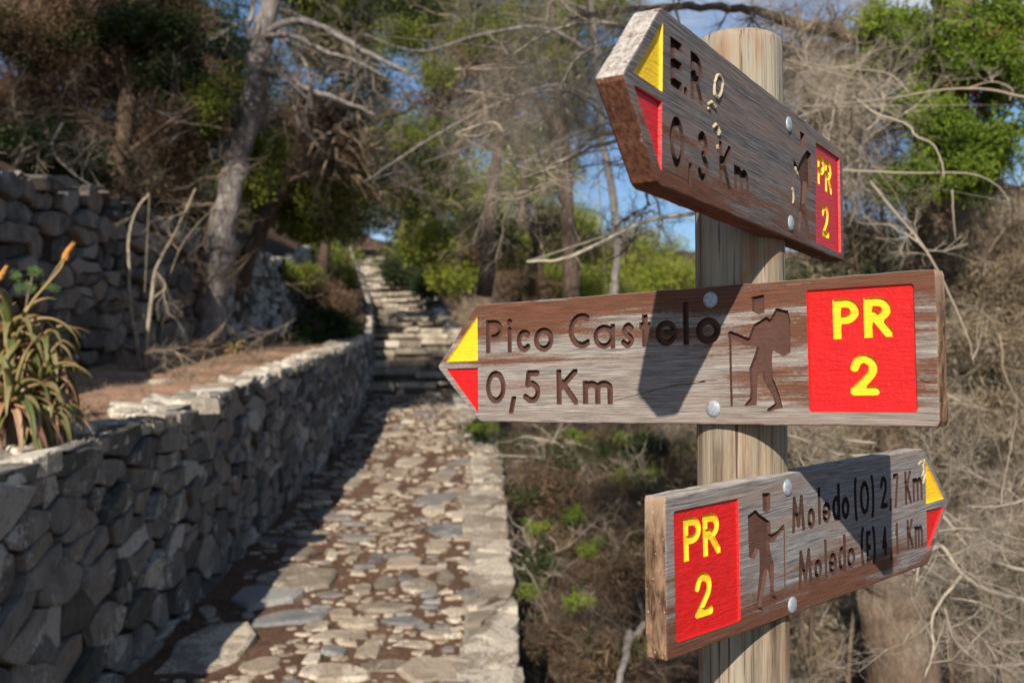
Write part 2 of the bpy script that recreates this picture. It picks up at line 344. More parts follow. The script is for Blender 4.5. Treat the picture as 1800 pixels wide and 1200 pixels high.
# ------------------------------------------------------------------ the signpost
SG = json.loads(r'''{"mid":{"outline":[[289.9,89.6],[288.7,-90.2],[-425.0,-91.8],[-520.8,-2.9],[-429.6,94.1]],"text":[["P",-410.0,-374.0,16.1,68.6],["i",-365.9,-353.9,15.6,68.6],["c",-345.7,-318.0,15.4,50.5],["o",-310.9,-272.1,14.6,51.6],["C",-243.7,-204.7,17.2,69.2],["a",-197.9,-159.3,15.1,50.3],["s",-150.0,-125.2,14.7,51.0],["t",-117.8,-99.0,15.4,60.3],["e",-91.1,-56.0,15.3,50.6],["l",-46.8,-37.2,15.7,73.0],["0",-411.1,-369.1,-63.0,-11.3],[",",-362.7,-347.8,-76.1,-53.6],["5",-334.4,-299.0,-62.5,-12.1],["K",-267.8,-227.8,-64.6,-12.5],["m",-218.7,-164.7,-64.1,-30.0],["o",-26.7,10.9,15.1,50.8]],"panel":[[131.6,77.0],[265.1,75.3],[265.2,-74.6],[131.8,-74.6]],"ptext":[["P",164.2,197.5,14.4,63.1],["R",202.9,237.4,14.3,62.6],["2",183.9,220.3,-54.1,-4.8]],"yel":[[-428.3,77.7],[-499.7,5.5],[-427.9,5.4]],"red":[[-499.0,-5.9],[-428.0,-5.9],[-427.9,-77.1]],"head":[[53.8,72.7],[74.4,75.3],[74.6,52.2],[66.0,50.0],[62.6,52.4],[57.4,54.2],[57.3,71.3]],"body":[[21.3,29.4],[26.1,31.1],[51.6,20.6],[53.5,26.3],[55.2,30.4],[58.8,37.5],[77.2,46.9],[82.3,43.1],[90.8,57.0],[107.3,52.7],[109.8,38.0],[108.9,-0.3],[99.4,-4.5],[87.8,2.4],[84.8,4.5],[83.1,-11.8],[84.0,-30.2],[92.8,-52.6],[96.8,-69.2],[88.0,-70.8],[79.0,-73.9],[74.5,-72.9],[75.7,-70.5],[85.9,-63.7],[83.9,-54.6],[70.9,-34.1],[69.4,-21.7],[63.1,-29.8],[61.5,-48.3],[60.7,-65.8],[42.3,-66.5],[51.0,-57.6],[52.4,-48.3],[51.2,-19.3],[60.3,1.2],[63.2,9.4],[49.1,10.9],[36.4,16.6],[25.9,21.2],[21.9,21.8]],"stick":[[24.7,19.6],[24.5,-22.9],[24.8,-65.9]],"crack":[[-163.5,-58.8],[-126.1,-51.6],[-93.8,-44.7],[-54.7,-37.8],[-13.4,-34.0],[-33.6,-36.5],[-16.2,-33.3],[4.5,-32.1],[48.1,-34.2],[66.4,-31.9]],"crack2":[[268.1,-36.4],[275.3,-39.1],[281.7,-38.8]],"bolt":[[-3.1,73.6],[-2.1,-70.2]],"frame":[[0.26657,1.36982,0.0382],[0.74989,-0.66145,0.01252],[-0.00939,0.00828,0.99992],[-0.6615,-0.74994,0.0]]},"bot":{"outline":[[-274.7,91.7],[-279.4,-91.3],[441.2,-93.4],[532.0,-0.4],[435.5,93.6]],"text":[["M",7.1,41.6,13.4,61.8],["o",48.6,70.0,13.0,41.0],["l",78.4,86.7,15.8,66.9],["e",91.0,115.0,15.2,44.7],["d",120.0,143.6,14.6,66.4],["o",147.5,171.7,13.5,45.9],["(",186.6,197.1,6.1,70.1],["O",205.2,235.6,12.9,62.3],[")",240.5,253.0,5.5,69.1],["2",272.2,297.3,14.7,63.5],[",",303.4,311.5,9.8,25.5],["7",317.9,338.0,10.7,63.4],["K",359.5,384.3,10.6,62.7],["m",388.8,426.4,12.6,49.6],["M",20.1,57.9,-62.3,-11.7],["o",63.5,85.7,-58.5,-30.4],["l",93.6,100.8,-59.2,-6.5],["e",105.2,129.6,-58.2,-28.0],["d",133.5,157.3,-58.2,-7.1],["o",160.1,185.2,-58.1,-28.6],["(",202.5,215.8,-63.6,-3.5],["E",221.2,236.2,-60.6,-12.0],[")",240.5,252.9,-64.8,-6.1],["4",273.6,291.4,-56.3,-12.7],[",",300.9,308.2,-65.1,-55.0],["1",320.8,332.7,-61.1,-11.9],["K",362.6,385.9,-59.9,-12.9],["m",391.1,423.0,-63.0,-26.8]],"panel":[[-259.5,74.2],[-121.7,74.5],[-123.5,-76.0],[-260.6,-75.0]],"ptext":[["P",-236.1,-200.0,12.7,62.8],["R",-196.3,-159.8,12.5,62.3],["2",-216.3,-178.5,-56.8,-5.1]],"yel":[[441.7,74.5],[438.7,4.0],[511.1,4.7]],"red":[[438.8,-6.4],[511.0,-8.5],[438.5,-73.6]],"head":[[-65.6,74.6],[-45.2,72.2],[-47.2,51.8],[-55.1,48.0],[-65.2,51.3]],"body":[[-101.1,50.2],[-82.6,55.4],[-72.9,48.2],[-67.9,45.8],[-47.9,35.9],[-47.1,19.8],[-33.0,21.2],[-14.0,29.0],[-11.6,22.8],[-22.5,17.9],[-41.3,9.7],[-51.7,9.8],[-49.7,-2.4],[-41.2,-21.0],[-44.0,-47.3],[-40.9,-59.8],[-33.4,-65.9],[-47.4,-64.8],[-53.2,-56.3],[-52.5,-40.5],[-56.8,-22.6],[-64.4,-42.5],[-75.6,-68.2],[-69.3,-72.7],[-87.2,-68.7],[-86.9,-63.5],[-80.9,-41.1],[-75.8,-15.7],[-76.8,5.4],[-87.8,-6.1],[-100.9,-1.6],[-101.5,19.2]],"stick":[[-13.3,20.3],[-14.7,-19.7],[-15.8,-65.5]],"bolt":[[-2.8,74.8],[1.6,-79.2]],"frame":[[0.36483,1.37416,-0.21033],[0.69533,0.7181,0.02903],[-0.0202,-0.02086,0.99958],[0.71841,-0.69562,0.0]]},"top":{"outline":[[285.8,88.5],[286.0,-87.2],[-434.3,-90.5],[-518.7,-1.0],[-429.5,90.8]],"text":[["E",-406.8,-376.1,17.0,67.7],[".",-371.6,-361.4,15.3,26.6],["R",-352.4,-318.1,16.8,68.1],["0",-409.1,-371.3,-65.2,-11.6],[",",-361.4,-349.7,-76.2,-54.7],["3",-333.3,-300.4,-67.7,-10.9],["K",-268.3,-229.5,-66.3,-10.3],["m",-219.8,-167.3,-68.8,-28.4]],"panel":[[130.0,71.0],[266.8,73.4],[268.6,-77.2],[125.4,-78.3]],"ptext":[["P",151.3,189.8,13.7,58.4],["R",192.4,229.8,9.4,60.0],["2",172.0,211.3,-60.9,-9.6]],"yel":[[-425.4,75.9],[-495.4,6.4],[-427.6,4.7]],"red":[[-495.4,-5.3],[-428.8,-5.6],[-430.3,-76.3]],"head":[[51.3,69.4],[73.0,69.6],[72.5,51.2],[60.2,44.5],[53.0,47.2]],"body":[[17.3,24.7],[38.0,16.7],[59.9,34.7],[84.8,49.5],[106.1,47.4],[108.4,-2.2],[91.8,-8.5],[79.7,3.5],[72.7,-29.2],[84.3,-51.9],[98.5,-79.9],[77.5,-75.6],[65.9,-54.6],[54.2,-42.5],[47.4,-70.9],[35.6,-70.8],[44.7,-40.5],[52.7,-8.2],[43.6,5.7],[20.4,10.0]],"stick":[[8.9,7.8],[5.9,-22.9],[12.6,-70.6]],"mud":[[[-282.8,50.8],[-276.5,60.3],[-264.8,63.4],[-257.7,57.3],[-265.0,42.7],[-276.8,35.5],[-284.5,39.2],[-282.8,50.8]],[[-303.6,22.1],[-293.8,26.4],[-286.2,24.9],[-278.5,21.7]],[[-288.8,-0.6],[-279.5,4.8],[-271.0,-0.9],[-273.4,-6.2]],[[-303.6,18.0],[-296.2,16.5]],[[-277.4,-17.6],[-275.1,-21.3]],[[23.9,14.0],[28.4,8.1],[37.6,2.9]],[[8.3,-17.5],[13.7,-25.0],[11.1,-38.9]]],"bolt":[[-3.3,65.9],[1.1,-66.9]],"frame":[[0.37411,1.38644,0.28271],[0.52393,0.85172,-0.00795],[0.00416,0.00677,0.99997],[0.85175,-0.52395,0.0]]}}''')
def earc(cx, cy, rx, ry, a0, a1, n=14):
    return [(cx+rx*cos(radians(a0+(a1-a0)*i/n)), cy+ry*sin(radians(a0+(a1-a0)*i/n))) for i in range(n+1)]
def cm2(P, n=5): return [(p[0], p[1]) for p in catmull([(x, y, 0) for x, y in P], n)]
GL = {
 'P': [[(0, 0), (0, 1)], [(0, 1), (.45, 1)]+earc(.45, .735, .55, .265, 90, -90)+[(0, .47)]],
 'R': [[(0, 0), (0, 1)], [(0, 1), (.42, 1)]+earc(.42, .745, .52, .255, 90, -90)+[(0, .49)], [(.42, .47), (1, 0)]],
 'i': [[(.5, 0), (.5, .62)], 'dot'], 'l': [[(.5, 0), (.5, 1)]],
 'c': [earc(.6, .5, .6, .5, 48, 312)], 'C': [earc(.68, .5, .68, .5, 56, 304)],
 'o': [earc(.5, .5, .5, .5, 0, 360, 28)], 'O': [earc(.5, .5, .5, .5, 0, 360, 28)], '0': [earc(.5, .5, .5, .5, 0, 360, 28)],
 'a': [earc(.48, .5, .48, .5, 0, 360, 28), [(1, 0), (1, 1)]],
 's': [cm2([(.9, .86), (.55, 1), (.16, .80), (.38, .56), (.78, .38), (.85, .14), (.45, 0), (.03, .14)])],
 't': [[(.5, 0), (.5, 1)], [(0, .70), (1, .70)]],
 'e': [[(.02, .5), (1, .5)], earc(.5, .5, .5, .5, 0, 318, 24)],
 ',': [[(.75, 1), (.2, 0)]], '.': ['fdot'],
 '5': [[(.95, 1), (.3, 1), (.2, .60)], cm2([(.2, .58), (.5, .63), (.88, .50), (1, .28), (.8, .05), (.42, 0), (.02, .12)])],
 'K': [[(0, 0), (0, 1)], [(.02, .42), (.95, 1)], [(.3, .58), (1, 0)]],
 'm': [[(0, 0), (0, 1)], [(0, .62)]+earc(.25, .72, .25, .28, 180, 0, 10)+[(.5, 0)], [(.5, .62)]+earc(.75, .72, .25, .28, 180, 0, 10)+[(1, 0)]],
 'E': [[(0, 0), (0, 1)], [(0, 1), (1, 1)], [(0, .5), (.85, .5)], [(0, 0), (1, 0)]],
 '3': [cm2([(.02, .88), (.45, 1), (.88, .78), (.45, .54), (.98, .30), (.5, 0), (.0, .12)])],
 'M': [[(0, 0), (.14, 1), (.5, .12), (.86, 1), (1, 0)]],
 'd': [earc(.48, .32, .48, .32, 0, 360, 24), [(1, 0), (1, 1)]],
 '(': [earc(1.0, .5, .9, .5, 90, 270, 12)], ')': [earc(0, .5, .9, .5, 90, -90, 12)],
 '2': [cm2([(.03, .74), (.2, .94), (.52, 1), (.88, .84), (.86, .58), (.5, .30), (0, 0)])+[(1, 0)]],
 '7': [[(0, 1), (1, 1), (.3, 0)]], '4': [[(.75, 0), (.75, 1), (0, .3), (1, .3)]], '1': [[(.1, .78), (.55, 1), (.55, 0)]],
}
def sd_caps(X, Y, P, r):
    D = np.full(X.shape, 1e9)
    for (ax, ay), (bx, by) in zip(P[:-1], P[1:]):
        dx, dy = bx-ax, by-ay; L = dx*dx+dy*dy+1e-12
        t = np.clip(((X-ax)*dx+(Y-ay)*dy)/L, 0, 1); D = np.minimum(D, np.hypot(X-ax-t*dx, Y-ay-t*dy))
    return D-r
def sd_poly(X, Y, P):
    D = sd_caps(X, Y, P+[P[0]], 0); ins = np.zeros(X.shape, bool); n = len(P)
    for i in range(n):
        (x1, y1), (x2, y2) = P[i], P[(i+1) % n]
        if y1 == y2: continue
        c = ((y1 > Y) != (y2 > Y)) & (X < (x2-x1)*(Y-y1)/(y2-y1)+x1); ins ^= c
    return np.where(ins, -D, D)
def contours(fn, x0, x1, y0, y1, res=.55, rough=.28, seed=0.0, keep=2):
    """closed outlines of a distance field; all in millimetres"""
    nx, ny = int((x1-x0)/res)+3, int((y1-y0)/res)+3
    xs = x0-res+np.arange(nx)*res; ys = y0-res+np.arange(ny)*res; X, Y = np.meshgrid(xs, ys, indexing='ij'); D = fn(X, Y)
    if rough:
        near = np.argwhere(np.abs(D) < 1.6)
        for i, j in near: D[i, j] += rough*(noise.noise(Vector((xs[i]*.55, ys[j]*.55, seed)))+.6*noise.noise(Vector((xs[i]*1.3, ys[j]*1.3, seed+4))))
    D[0, :] = D[-1, :] = 9; D[:, 0] = D[:, -1] = 9; D = np.where(np.abs(D) < 1e-4, 1e-4, D)
    nxt = {}; S = D < 0
    cells = np.argwhere((S[:-1, :-1] != S[1:, 1:]) | (S[1:, :-1] != S[:-1, 1:]) | (S[:-1, :-1] != S[1:, :-1]))
    pts = {}
    def P(i, j, ax):
        k = (i, j, ax)
        if k not in pts:
            a = D[i, j]; b = D[i+1, j] if ax == 0 else D[i, j+1]; t = a/(a-b)
            pts[k] = (xs[i]+(t*res if ax == 0 else 0), ys[j]+(t*res if ax == 1 else 0))
        return k
    for i, j in cells:
        a, b, c, d = S[i, j], S[i+1, j], S[i+1, j+1], S[i, j+1]; e = []
        B, Rr, T, L = (i, j, 0), (i+1, j, 1), (i, j+1, 0), (i, j, 1)
        # walk edges ccw, inside on the left
        ring = [(a, b, B), (b, c, Rr), (c, d, T), (d, a, L)]
        outs = [k for u, w, k in ring if u and not w]; ins = [k for u, w, k in ring if w and not u]
        if len(outs) == 1: nxt[P(*outs[0])] = P(*ins[0])
        elif len(outs) == 2:
            order = [k for u, w, k in ring if u != w]
            for o in outs: q = order[(order.index(o)-1) % 4]; nxt[P(*o)] = P(*q)
    res_ = []
    while nxt:
        k0, k = next(iter(nxt.items())); loop = [k0]; del nxt[k0]
        while k != k0 and k in nxt: loop.append(k); k = nxt.pop(k)
        if len(loop) > 8:
            L = [pts[q] for q in loop][::keep]; res_.append(L)
    return res_
def offset(L, d):
    P = np.array(L); a = np.roll(P, 1, 0); b = np.roll(P, -1, 0); t = b-a; t /= np.linalg.norm(t, axis=1, keepdims=True)+1e-9
    area = .5*np.sum(P[:, 0]*np.roll(P[:, 1], -1)-np.roll(P[:, 0], -1)*P[:, 1]); s = 1 if area > 0 else -1
    n = np.stack([-t[:, 1], t[:, 0]], 1)*s       # towards the inside of the loop
    return (P+n*d).tolist()
def signed(L): P = np.array(L); return .5*np.sum(P[:, 0]*np.roll(P[:, 1], -1)-np.roll(P[:, 0], -1)*P[:, 1])
def inside_mask(C, loops):
    ins = np.zeros(len(C), bool)
    for L in loops:
        P = np.array(L); Q = np.roll(P, -1, 0)
        for (x1, y1), (x2, y2) in zip(P, Q):
            if y1 == y2: continue
            ins ^= ((y1 > C[:, 1]) != (y2 > C[:, 1])) & (C[:, 0] < (x2-x1)*(C[:, 1]-y1)/(y2-y1)+x1)
    return ins
def fill(loops, extra=()):
    V = []; E = []
    for L in loops:
        b = len(V); V += [Vector(p) for p in L]; E += [(b+i, b+(i+1) % len(L)) for i in range(len(L))]
    V += [Vector(p) for p in extra]
    vo, eo, fo, *_ = delaunay_2d_cdt(V, E, [], 0, 1e-5)
    vo = np.array([(v.x, v.y) for v in vo]); F = np.array([f for f in fo if len(f) == 3])
    C = vo[F].mean(1); return vo, F[inside_mask(C, loops)]
def recess(loops, d0, d1, slope):
    """walls + floor of a carved shape; local x, depth, z in metres"""
    fl = [offset(L, slope if signed(L) > 0 else -slope) for L in loops]
    V = []; F = []
    for L, M_ in zip(loops, fl):
        b = len(V); n = len(L); V += [(p[0], d0, p[1]) for p in L]+[(p[0], d1, p[1]) for p in M_]
        ccw = signed(L) > 0
        F += [(b+i, b+(i+1) % n, b+n+(i+1) % n, b+n+i) for i in range(n)]
    v2, f2 = fill(fl); b = len(V); V += [(x, d1, y) for x, y in v2]; F += [tuple(int(q)+b for q in f) for f in f2]
    return np.array(V)/1000, F
def glyph_loops(row, pen, seed):
    c, u0, u1, w0, w1 = row
    if c == ',': u0 -= .5; u1 += .5
    pen = min(pen, (u1-u0)*.47 if c in 'l1.' else (u1-u0)*.36, (w1-w0)*.3 if c != '.' else 9)
    if c in 'eas': pen = min(pen, (w1-w0)*.118)
    if c in '.': pen = max(3.2, min(u1-u0, w1-w0)*.5)
    ax, bx, ay, by = u0+pen, u1-pen, w0+pen, w1-pen
    if c in 'l.': ax = bx = (u0+u1)/2
    m = lambda p: (ax+(bx-ax)*p[0], ay+(by-ay)*p[1]); H = w1-w0
    def fn(X, Y):
        D = np.full(X.shape, 1e9)
        for st in GL[c]:
            if st == 'dot': D = np.minimum(D, np.hypot(X-(u0+u1)/2, Y-(w1-5.6))-5.6); continue
            if st == 'fdot': D = np.minimum(D, np.hypot(X-(u0+u1)/2, Y-(w0+pen))-pen); continue
            Q = [m(p) for p in st]
            for e in (0, -1):                    # square ends: run on past the end, then clip to the letter box
                a, b = (Q[1], Q[0]) if e == 0 else (Q[-2], Q[-1])
                if math.dist(Q[0], Q[-1]) > 1 and c not in 'cCs235()':
                    L = math.dist(a, b); q = (b[0]+(b[0]-a[0])/L*pen, b[1]+(b[1]-a[1])/L*pen)
                    if e == 0: Q = [q]+Q
                    else: Q = Q+[q]
            D = np.minimum(D, sd_caps(X, Y, Q, pen))
        if c not in '.,': D = np.maximum(D, np.maximum(np.maximum(w0-Y, Y-w1), np.maximum(u0-X, X-u1)))
        return D
    return contours(fn, u0-6, u1+6, w0-2, w1+2, rough=.30, seed=seed)
def rot_frame(d):
    O, a, up, n = [Vector(q) for q in d['frame']]
    back = (-n).normalized(); a = (a-back*a.dot(back)).normalized(); up = a.cross(back); up = up if up.z > 0 else -up
    M_ = Matrix((a, back, up)).transposed().to_4x4(); M_.translation = O+Vector((0, 0, CZ)); return M_
POSTX, POSTY, PR = 0.3139, 1.4235, 0.0605
signpost = empty('trail_signpost', (POSTX, POSTY, -1.35), 'round wooden post carrying three carved arrow boards beside the stone path', 'signpost')
def subobj(name, V, F, mats, parent, **k): return obj(name, V, F, mats, parent, world_co=False, **k)
def make_post():
    g = Geo(); sides = 72; zs = list(np.linspace(-1.45+CZ-1.6, CZ+.455, 60)); prof = [(z, PR) for z in zs]
    zt = CZ+.455
    for a in (25, 45, 65, 80): prof.append((zt+.026*sin(radians(a)), PR*(1-.13*(1-cos(radians(a)))-(.35 if a == 80 else .12 if a == 65 else 0))))
    V = []
    for z, r in prof:
        for k in range(sides):
            th = 2*pi*k/sides; rr = r*(1+.012*noise.noise(Vector((cos(th)*1.3, sin(th)*1.3, z*2)))+.012*noise.noise(Vector((cos(th)*7, sin(th)*7, z*1.5))))
            V.append((POSTX+cos(th)*rr, POSTY+sin(th)*rr, z))
    n = len(prof); F = [(i*sides+k, i*sides+(k+1) % sides, (i+1)*sides+(k+1) % sides, (i+1)*sides+k) for i in range(n-1) for k in range(sides)]
    V.append((POSTX, POSTY, zt+.030)); c = len(V)-1; F += [((n-1)*sides+k, (n-1)*sides+(k+1) % sides, c) for k in range(sides)]
    return obj('post', V, F, POST, signpost, smooth=True)
make_post()
BT = .0305
def sign(d, label, wood, pens, seed, side, ends, hiker=True):
    M_ = rot_frame(d); out = d['outline']
    if signed(out) < 0: out = out[::-1]
    # subdivide + wear the outline
    O2 = []
    for i in range(len(out)):
        a, b = np.array(out[i]), np.array(out[(i+1) % len(out)]); L = np.linalg.norm(b-a); k = max(2, int(L/6)); nrm = np.array([(b-a)[1], -(b-a)[0]])/L
        for j in range(k):
            p = a+(b-a)*(j/k); q = noise.noise(Vector((p[0]*.03, p[1]*.03, seed)))*.9+noise.noise(Vector((p[0]*.15, p[1]*.15, seed)))*.55
            corner = 2.2 if j == 0 else 0.0
            cc = np.mean(out, axis=0); v = (cc-p)/np.linalg.norm(cc-p)
            O2.append((p+nrm*q*(0 if j == 0 else 1)+v*corner).tolist())
    holes = []; subs = []
    def add(nm, loops, depth, slope, m, **k): holes.extend(loops); subs.append((nm, loops, 0.0, depth, slope, m, k))
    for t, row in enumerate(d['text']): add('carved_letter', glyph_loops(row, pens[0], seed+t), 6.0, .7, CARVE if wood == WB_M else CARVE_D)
    panel = d['panel']; P = panel[::-1] if signed(panel) < 0 else panel
    pl = contours(lambda X, Y: sd_poly(X, Y, [list(p) for p in offset_poly(P, 4.5)])-4.0, min(p[0] for p in P)-3, max(p[0] for p in P)+3, min(p[1] for p in P)-3, max(p[1] for p in P)+3, 1.2, .25, seed, 1)
    holes.extend(pl)
    for nm, m in (('yel', YEL), ('red', RED)):
        T = d[nm]; c = contours(lambda X, Y: sd_poly(X, Y, T), min(p[0] for p in T)-2, max(p[0] for p in T)+2, min(p[1] for p in T)-2, max(p[1] for p in T)+2, .8, .35, seed, 1)
        add('arrow_marking', c, 3.6, .9, m, label='yellow triangle marking' if nm == 'yel' else 'red triangle marking')
    def hk(X, Y):
        D = np.minimum(sd_poly(X, Y, d['body']), sd_caps(X, Y, d['stick'], 1.7)); return np.minimum(D, sd_poly(X, Y, d['head']))
    allp = d['body']+d['stick']+d['head']
    add('hiker_figure', contours(hk, min(p[0] for p in allp)-3, max(p[0] for p in allp)+3, min(p[1] for p in allp)-3, max(p[1] for p in allp)+3, .6, .35, seed, 2), 5.0, .8, CARVE)
    for ck in ('crack', 'crack2'):
        if ck in d:
            Q = d[ck]; segs = [Q] if ck == 'crack2' else [Q[:5]+Q[5:8]]
            for q in segs:
                wig = []
                for a, b in zip(q[:-1], q[1:]):
                    for t in (0, .33, .66): wig.append((a[0]+(b[0]-a[0])*t+rnd.uniform(-.8, .8), a[1]+(b[1]-a[1])*t+rnd.uniform(-.6, .6)))
                wig.append(tuple(q[-1]))
                add('crack', contours(lambda X, Y: sd_caps(X, Y, wig, .42), min(p[0] for p in wig)-3, max(p[0] for p in wig)+3, min(p[1] for p in wig)-3, max(p[1] for p in wig)+3, .45, .15, seed, 2), 4.0, .05, MORTAR)
    inset = offset(O2, 2.0)
    V2, F2 = fill([inset]+holes)
    V = [(x, 0, y) for x, y in V2]; F = [tuple(map(int, f)) for f in F2]; mi = [0]*len(F)
    n = len(O2); rings = [(inset, 0.0), (offset(O2, .6), .7), (O2, 2.4), (O2, BT*1000-2.4), (offset(O2, 2.2), BT*1000)]
    b = len(V)
    for r, (L, dep) in enumerate(rings): V += [(p[0], dep, p[1]) for p in L]
    nseg = []
    for i in range(len(out)):
        L = math.dist(out[i], out[(i+1) % len(out)]); nseg += [i]*max(2, int(L/6))
    for r in range(4):
        for i in range(n):
            F.append((b+r*n+i, b+r*n+(i+1) % n, b+(r+1)*n+(i+1) % n, b+(r+1)*n+i))
            e = nseg[i]; a_, b_ = out[e], out[(e+1) % len(out)]; vert = abs(b_[0]-a_[0]) < 6; upw = ((b_[1]-a_[1])*0-(b_[0]-a_[0])) > 2
            mi.append(0 if r == 0 else (2 if vert else 3 if upw else 1))
    c0 = b+4*n; V.append((np.mean([p[0] for p in O2]), BT*1000, 0)); F += [(c0+i, c0+(i+1) % n, len(V)-1) for i in range(n)]; mi += [0]*n
    V = np.array(V)/1000; L0 = M_.translation
    bd = subobj('sign_board', V, F, [wood, side, ends, GREYTOP], signpost, mi=mi, label=label)
    bd.matrix_local = Matrix.Translation(-ORG[signpost]) @ M_
    for nm, loops, d0, d1, sl, m, k in subs:
        if not loops: continue
        v, f = recess(loops, d0, d1, sl); subobj(nm, v, f, m, bd, **k)
    # red panel with its carved yellow signs
    pf = [offset(L, .8) for L in pl]; gl_ = [glyph_loops(r, pens[1], seed+50+i) for i, r in enumerate(d['ptext'])]
    V = []; F = []; mi = []
    for L, Mm in zip(pl, pf):
        bb = len(V); k = len(L); V += [(p[0], 0, p[1]) for p in L]+[(p[0], 3.4, p[1]) for p in Mm]; F += [(bb+i, bb+(i+1) % k, bb+k+(i+1) % k, bb+k+i) for i in range(k)]
    v2, f2 = fill(pf+[l for g_ in gl_ for l in g_]); bb = len(V); V += [(x, 3.4, y) for x, y in v2]; F += [tuple(int(q)+bb for q in f) for f in f2]
    subobj('marker_panel', np.array(V)/1000, F, RED, bd, label='red panel reading PR 2 in yellow')
    for g_ in gl_:
        v, f = recess(g_, 3.4, 7.2, .7); subobj('panel_letter', v, f, YEL, bd)
    for (bu, bw) in d['bolt']:
        g = Geo(); rb = .0108; V = []; F = []
        prof = [(1.0, 0.0), (1.0, -.0010), (.94, -.0018), (.75, -.0028), (.45, -.0035)]
        for r_, y_ in prof:
            for k in range(24): th = 2*pi*k/24; V.append((bu/1000+cos(th)*rb*r_, y_, bw/1000+sin(th)*rb*r_))
        for i in range(4): F += [(i*24+k, i*24+(k+1) % 24, (i+1)*24+(k+1) % 24, (i+1)*24+k) for k in range(24)]
        V.append((bu/1000, -.0038, bw/1000)); F += [(96+k, 96+(k+1) % 24, 120) for k in range(24)]
        subobj('bolt', V, F, GALV, bd, smooth=True)
    return bd
def offset_poly(P, d):
    """shrink a convex polygon (mm) by d along its corners' bisectors"""
    out = []; n = len(P)
    for i in range(n):
        a, p, b = (np.array(P[(i-1) % n]), np.array(P[i]), np.array(P[(i+1) % n]))
        u = (a-p)/np.linalg.norm(a-p); v = (b-p)/np.linalg.norm(b-p); s = np.linalg.norm(np.cross(np.append(u, 0), np.append(v, 0)))
        out.append((p+(u+v)*d/s).tolist())
    return out
b_mid = sign(SG['mid'], 'board reading Pico Castelo 0,5 Km, pointing left', WB_M, (4.9, 5.4), 2.0, SIDE, ENDG)
b_bot = sign(SG['bot'], 'board reading Moledo (O) 2,7 Km and Moledo (E) 4,1 Km, pointing right', WB_B, (3.9, 5.0), 21.0, _side('edge_wood_low', 4), ENDG)
b_top = sign(SG['top'], 'board reading E.R. 0,3 Km, pointing left towards the viewer', WB_T, (4.9, 5.2), 43.0, _side('edge_wood_high', 9), ENDG)
MUD, _nt, _b = mat('dried_mud', .95, .1); _n = nz(_nt, coord(_nt), 400, 4); base(_nt, _b, mixc(_nt, _n, (.30, .23, .15), (.62, .54, .40))); bump(_nt, _b, _n, .8, .002)
for L in SG['top']['mud']:
    g = Geo(); P = [np.array([x/1000, -.0006, y/1000]) for x, y in L]
    P = catmull(P, 6) if len(P) > 2 else [P[0]+(P[1]-P[0])*t for t in (0, .5, 1)]
    P = [p+np.array([rnd.uniform(-.6, .6), 0, rnd.uniform(-.6, .6)])/1000 for p in P]
    tube(g, P, [.0014, .0021, .0016, .0024, .0013], 6, .5); V, F = g.get(); obj('mud_crust', V, F, MUD, b_top, world_co=False)
for x, y in [(1638, 852), (1641, 845), (1630, 838)]: pass
g = Geo()
for L in ([(424, 50), (432, 58), (430, 68), (436, 76)], [(412, 70), (424, 74), (440, 70)], [(428, 38), (434, 48), (440, 54)]):
    tube(g, catmull([np.array([x/1000, -.0006, y/1000]) for x, y in L], 5), [.0012, .002, .0012], 6, .5)
V, F = g.get(); obj('mud_crust', V, F, MUD, b_bot, world_co=False)
# ------------------------------------------------------------------ lie of the land (metres; world z = 0 at the near path)
YK = [0, 5.4, 13.2, 19.5, 24.8, 32, 46.8, 70, 140]
ZP = [-.44, 0, .66, 1.41, 2.59, 3.94, 7.61, 12.5, 24]
XL = [-1.95, -2.05, -2.24, -2.65, -3.33, -4.56, -7.5, -12.3, -27]
XR = [.15, .045, -.145, -.75, -1.43, -2.67, -5.6, -10.5, -25]
WT = [.9, 1.32, 2.0, 2.50, 3.55, 4.85, 8.5, 13.4, 25]
fz = lambda y: float(np.interp(y, YK, ZP)); fxl = lambda y: float(np.interp(y, YK, XL)); fxr = lambda y: float(np.interp(y, YK, XR)); fwt = lambda y: float(np.interp(y, YK, WT))
fxb = lambda y: fxl(y)-1.62-.15*noise.noise(Vector((y*.25, 1, 0)))
hb = lambda y: float(np.interp(y, [0, 10, 20, 35, 60], [1.75, 1.65, 1.35, 1.1, 1.0]))
def n3(x, y, s, a, sd=0.0): return a*noise.noise(Vector((x*s, y*s, sd)))
NS = 25
ys_ = [19.3+i*1.07 for i in range(NS+1)]
def grid(fn, us, vs):
    V = [fn(u, v) for v in vs for u in us]; nu = len(us)
    F = [(j*nu+i, j*nu+i+1, (j+1)*nu+i+1, (j+1)*nu+i) for j in range(len(vs)-1) for i in range(nu-1)]
    return V, np.array(F)
yy = list(np.concatenate([np.arange(.2, 9, .09), np.arange(9, 20, .2), np.arange(20, 140, 2.5)]))
def pathf(u, y):
    xl, xr = fxl(y)-.05, fxr(y)-.02; x = xl+(xr-xl)*u; z = fz(y)+n3(x, y, 1.1, .05)+n3(x, y, 4, .022)-(.25 if y > 19.4 else 0)
    return (x, y, z)
V, F = grid(pathf, np.linspace(0, 1, 26), yy); path = props(obj('path', V, F, DIRT, smooth=True), kind='structure', label=None)
def terf(u, y):
    xa, xb = fxl(y)-.16, fxb(y)-.12; x = xa+(xb-xa)*u; return (x, y, fwt(y)-.05+.10*u+n3(x, y, 1.5, .05)+n3(x, y, 6, .015))
V, F = grid(terf, np.linspace(0, 1, 22), [y for y in yy if y < 17]); props(obj('terrace_ground', V, F, LITTER, smooth=True), kind='structure')
V, F = grid(terf, np.linspace(0, 1, 22), [y for y in yy if y > 16.7]); props(obj('bank_ground', V, F, LOWG, smooth=True), kind='structure')
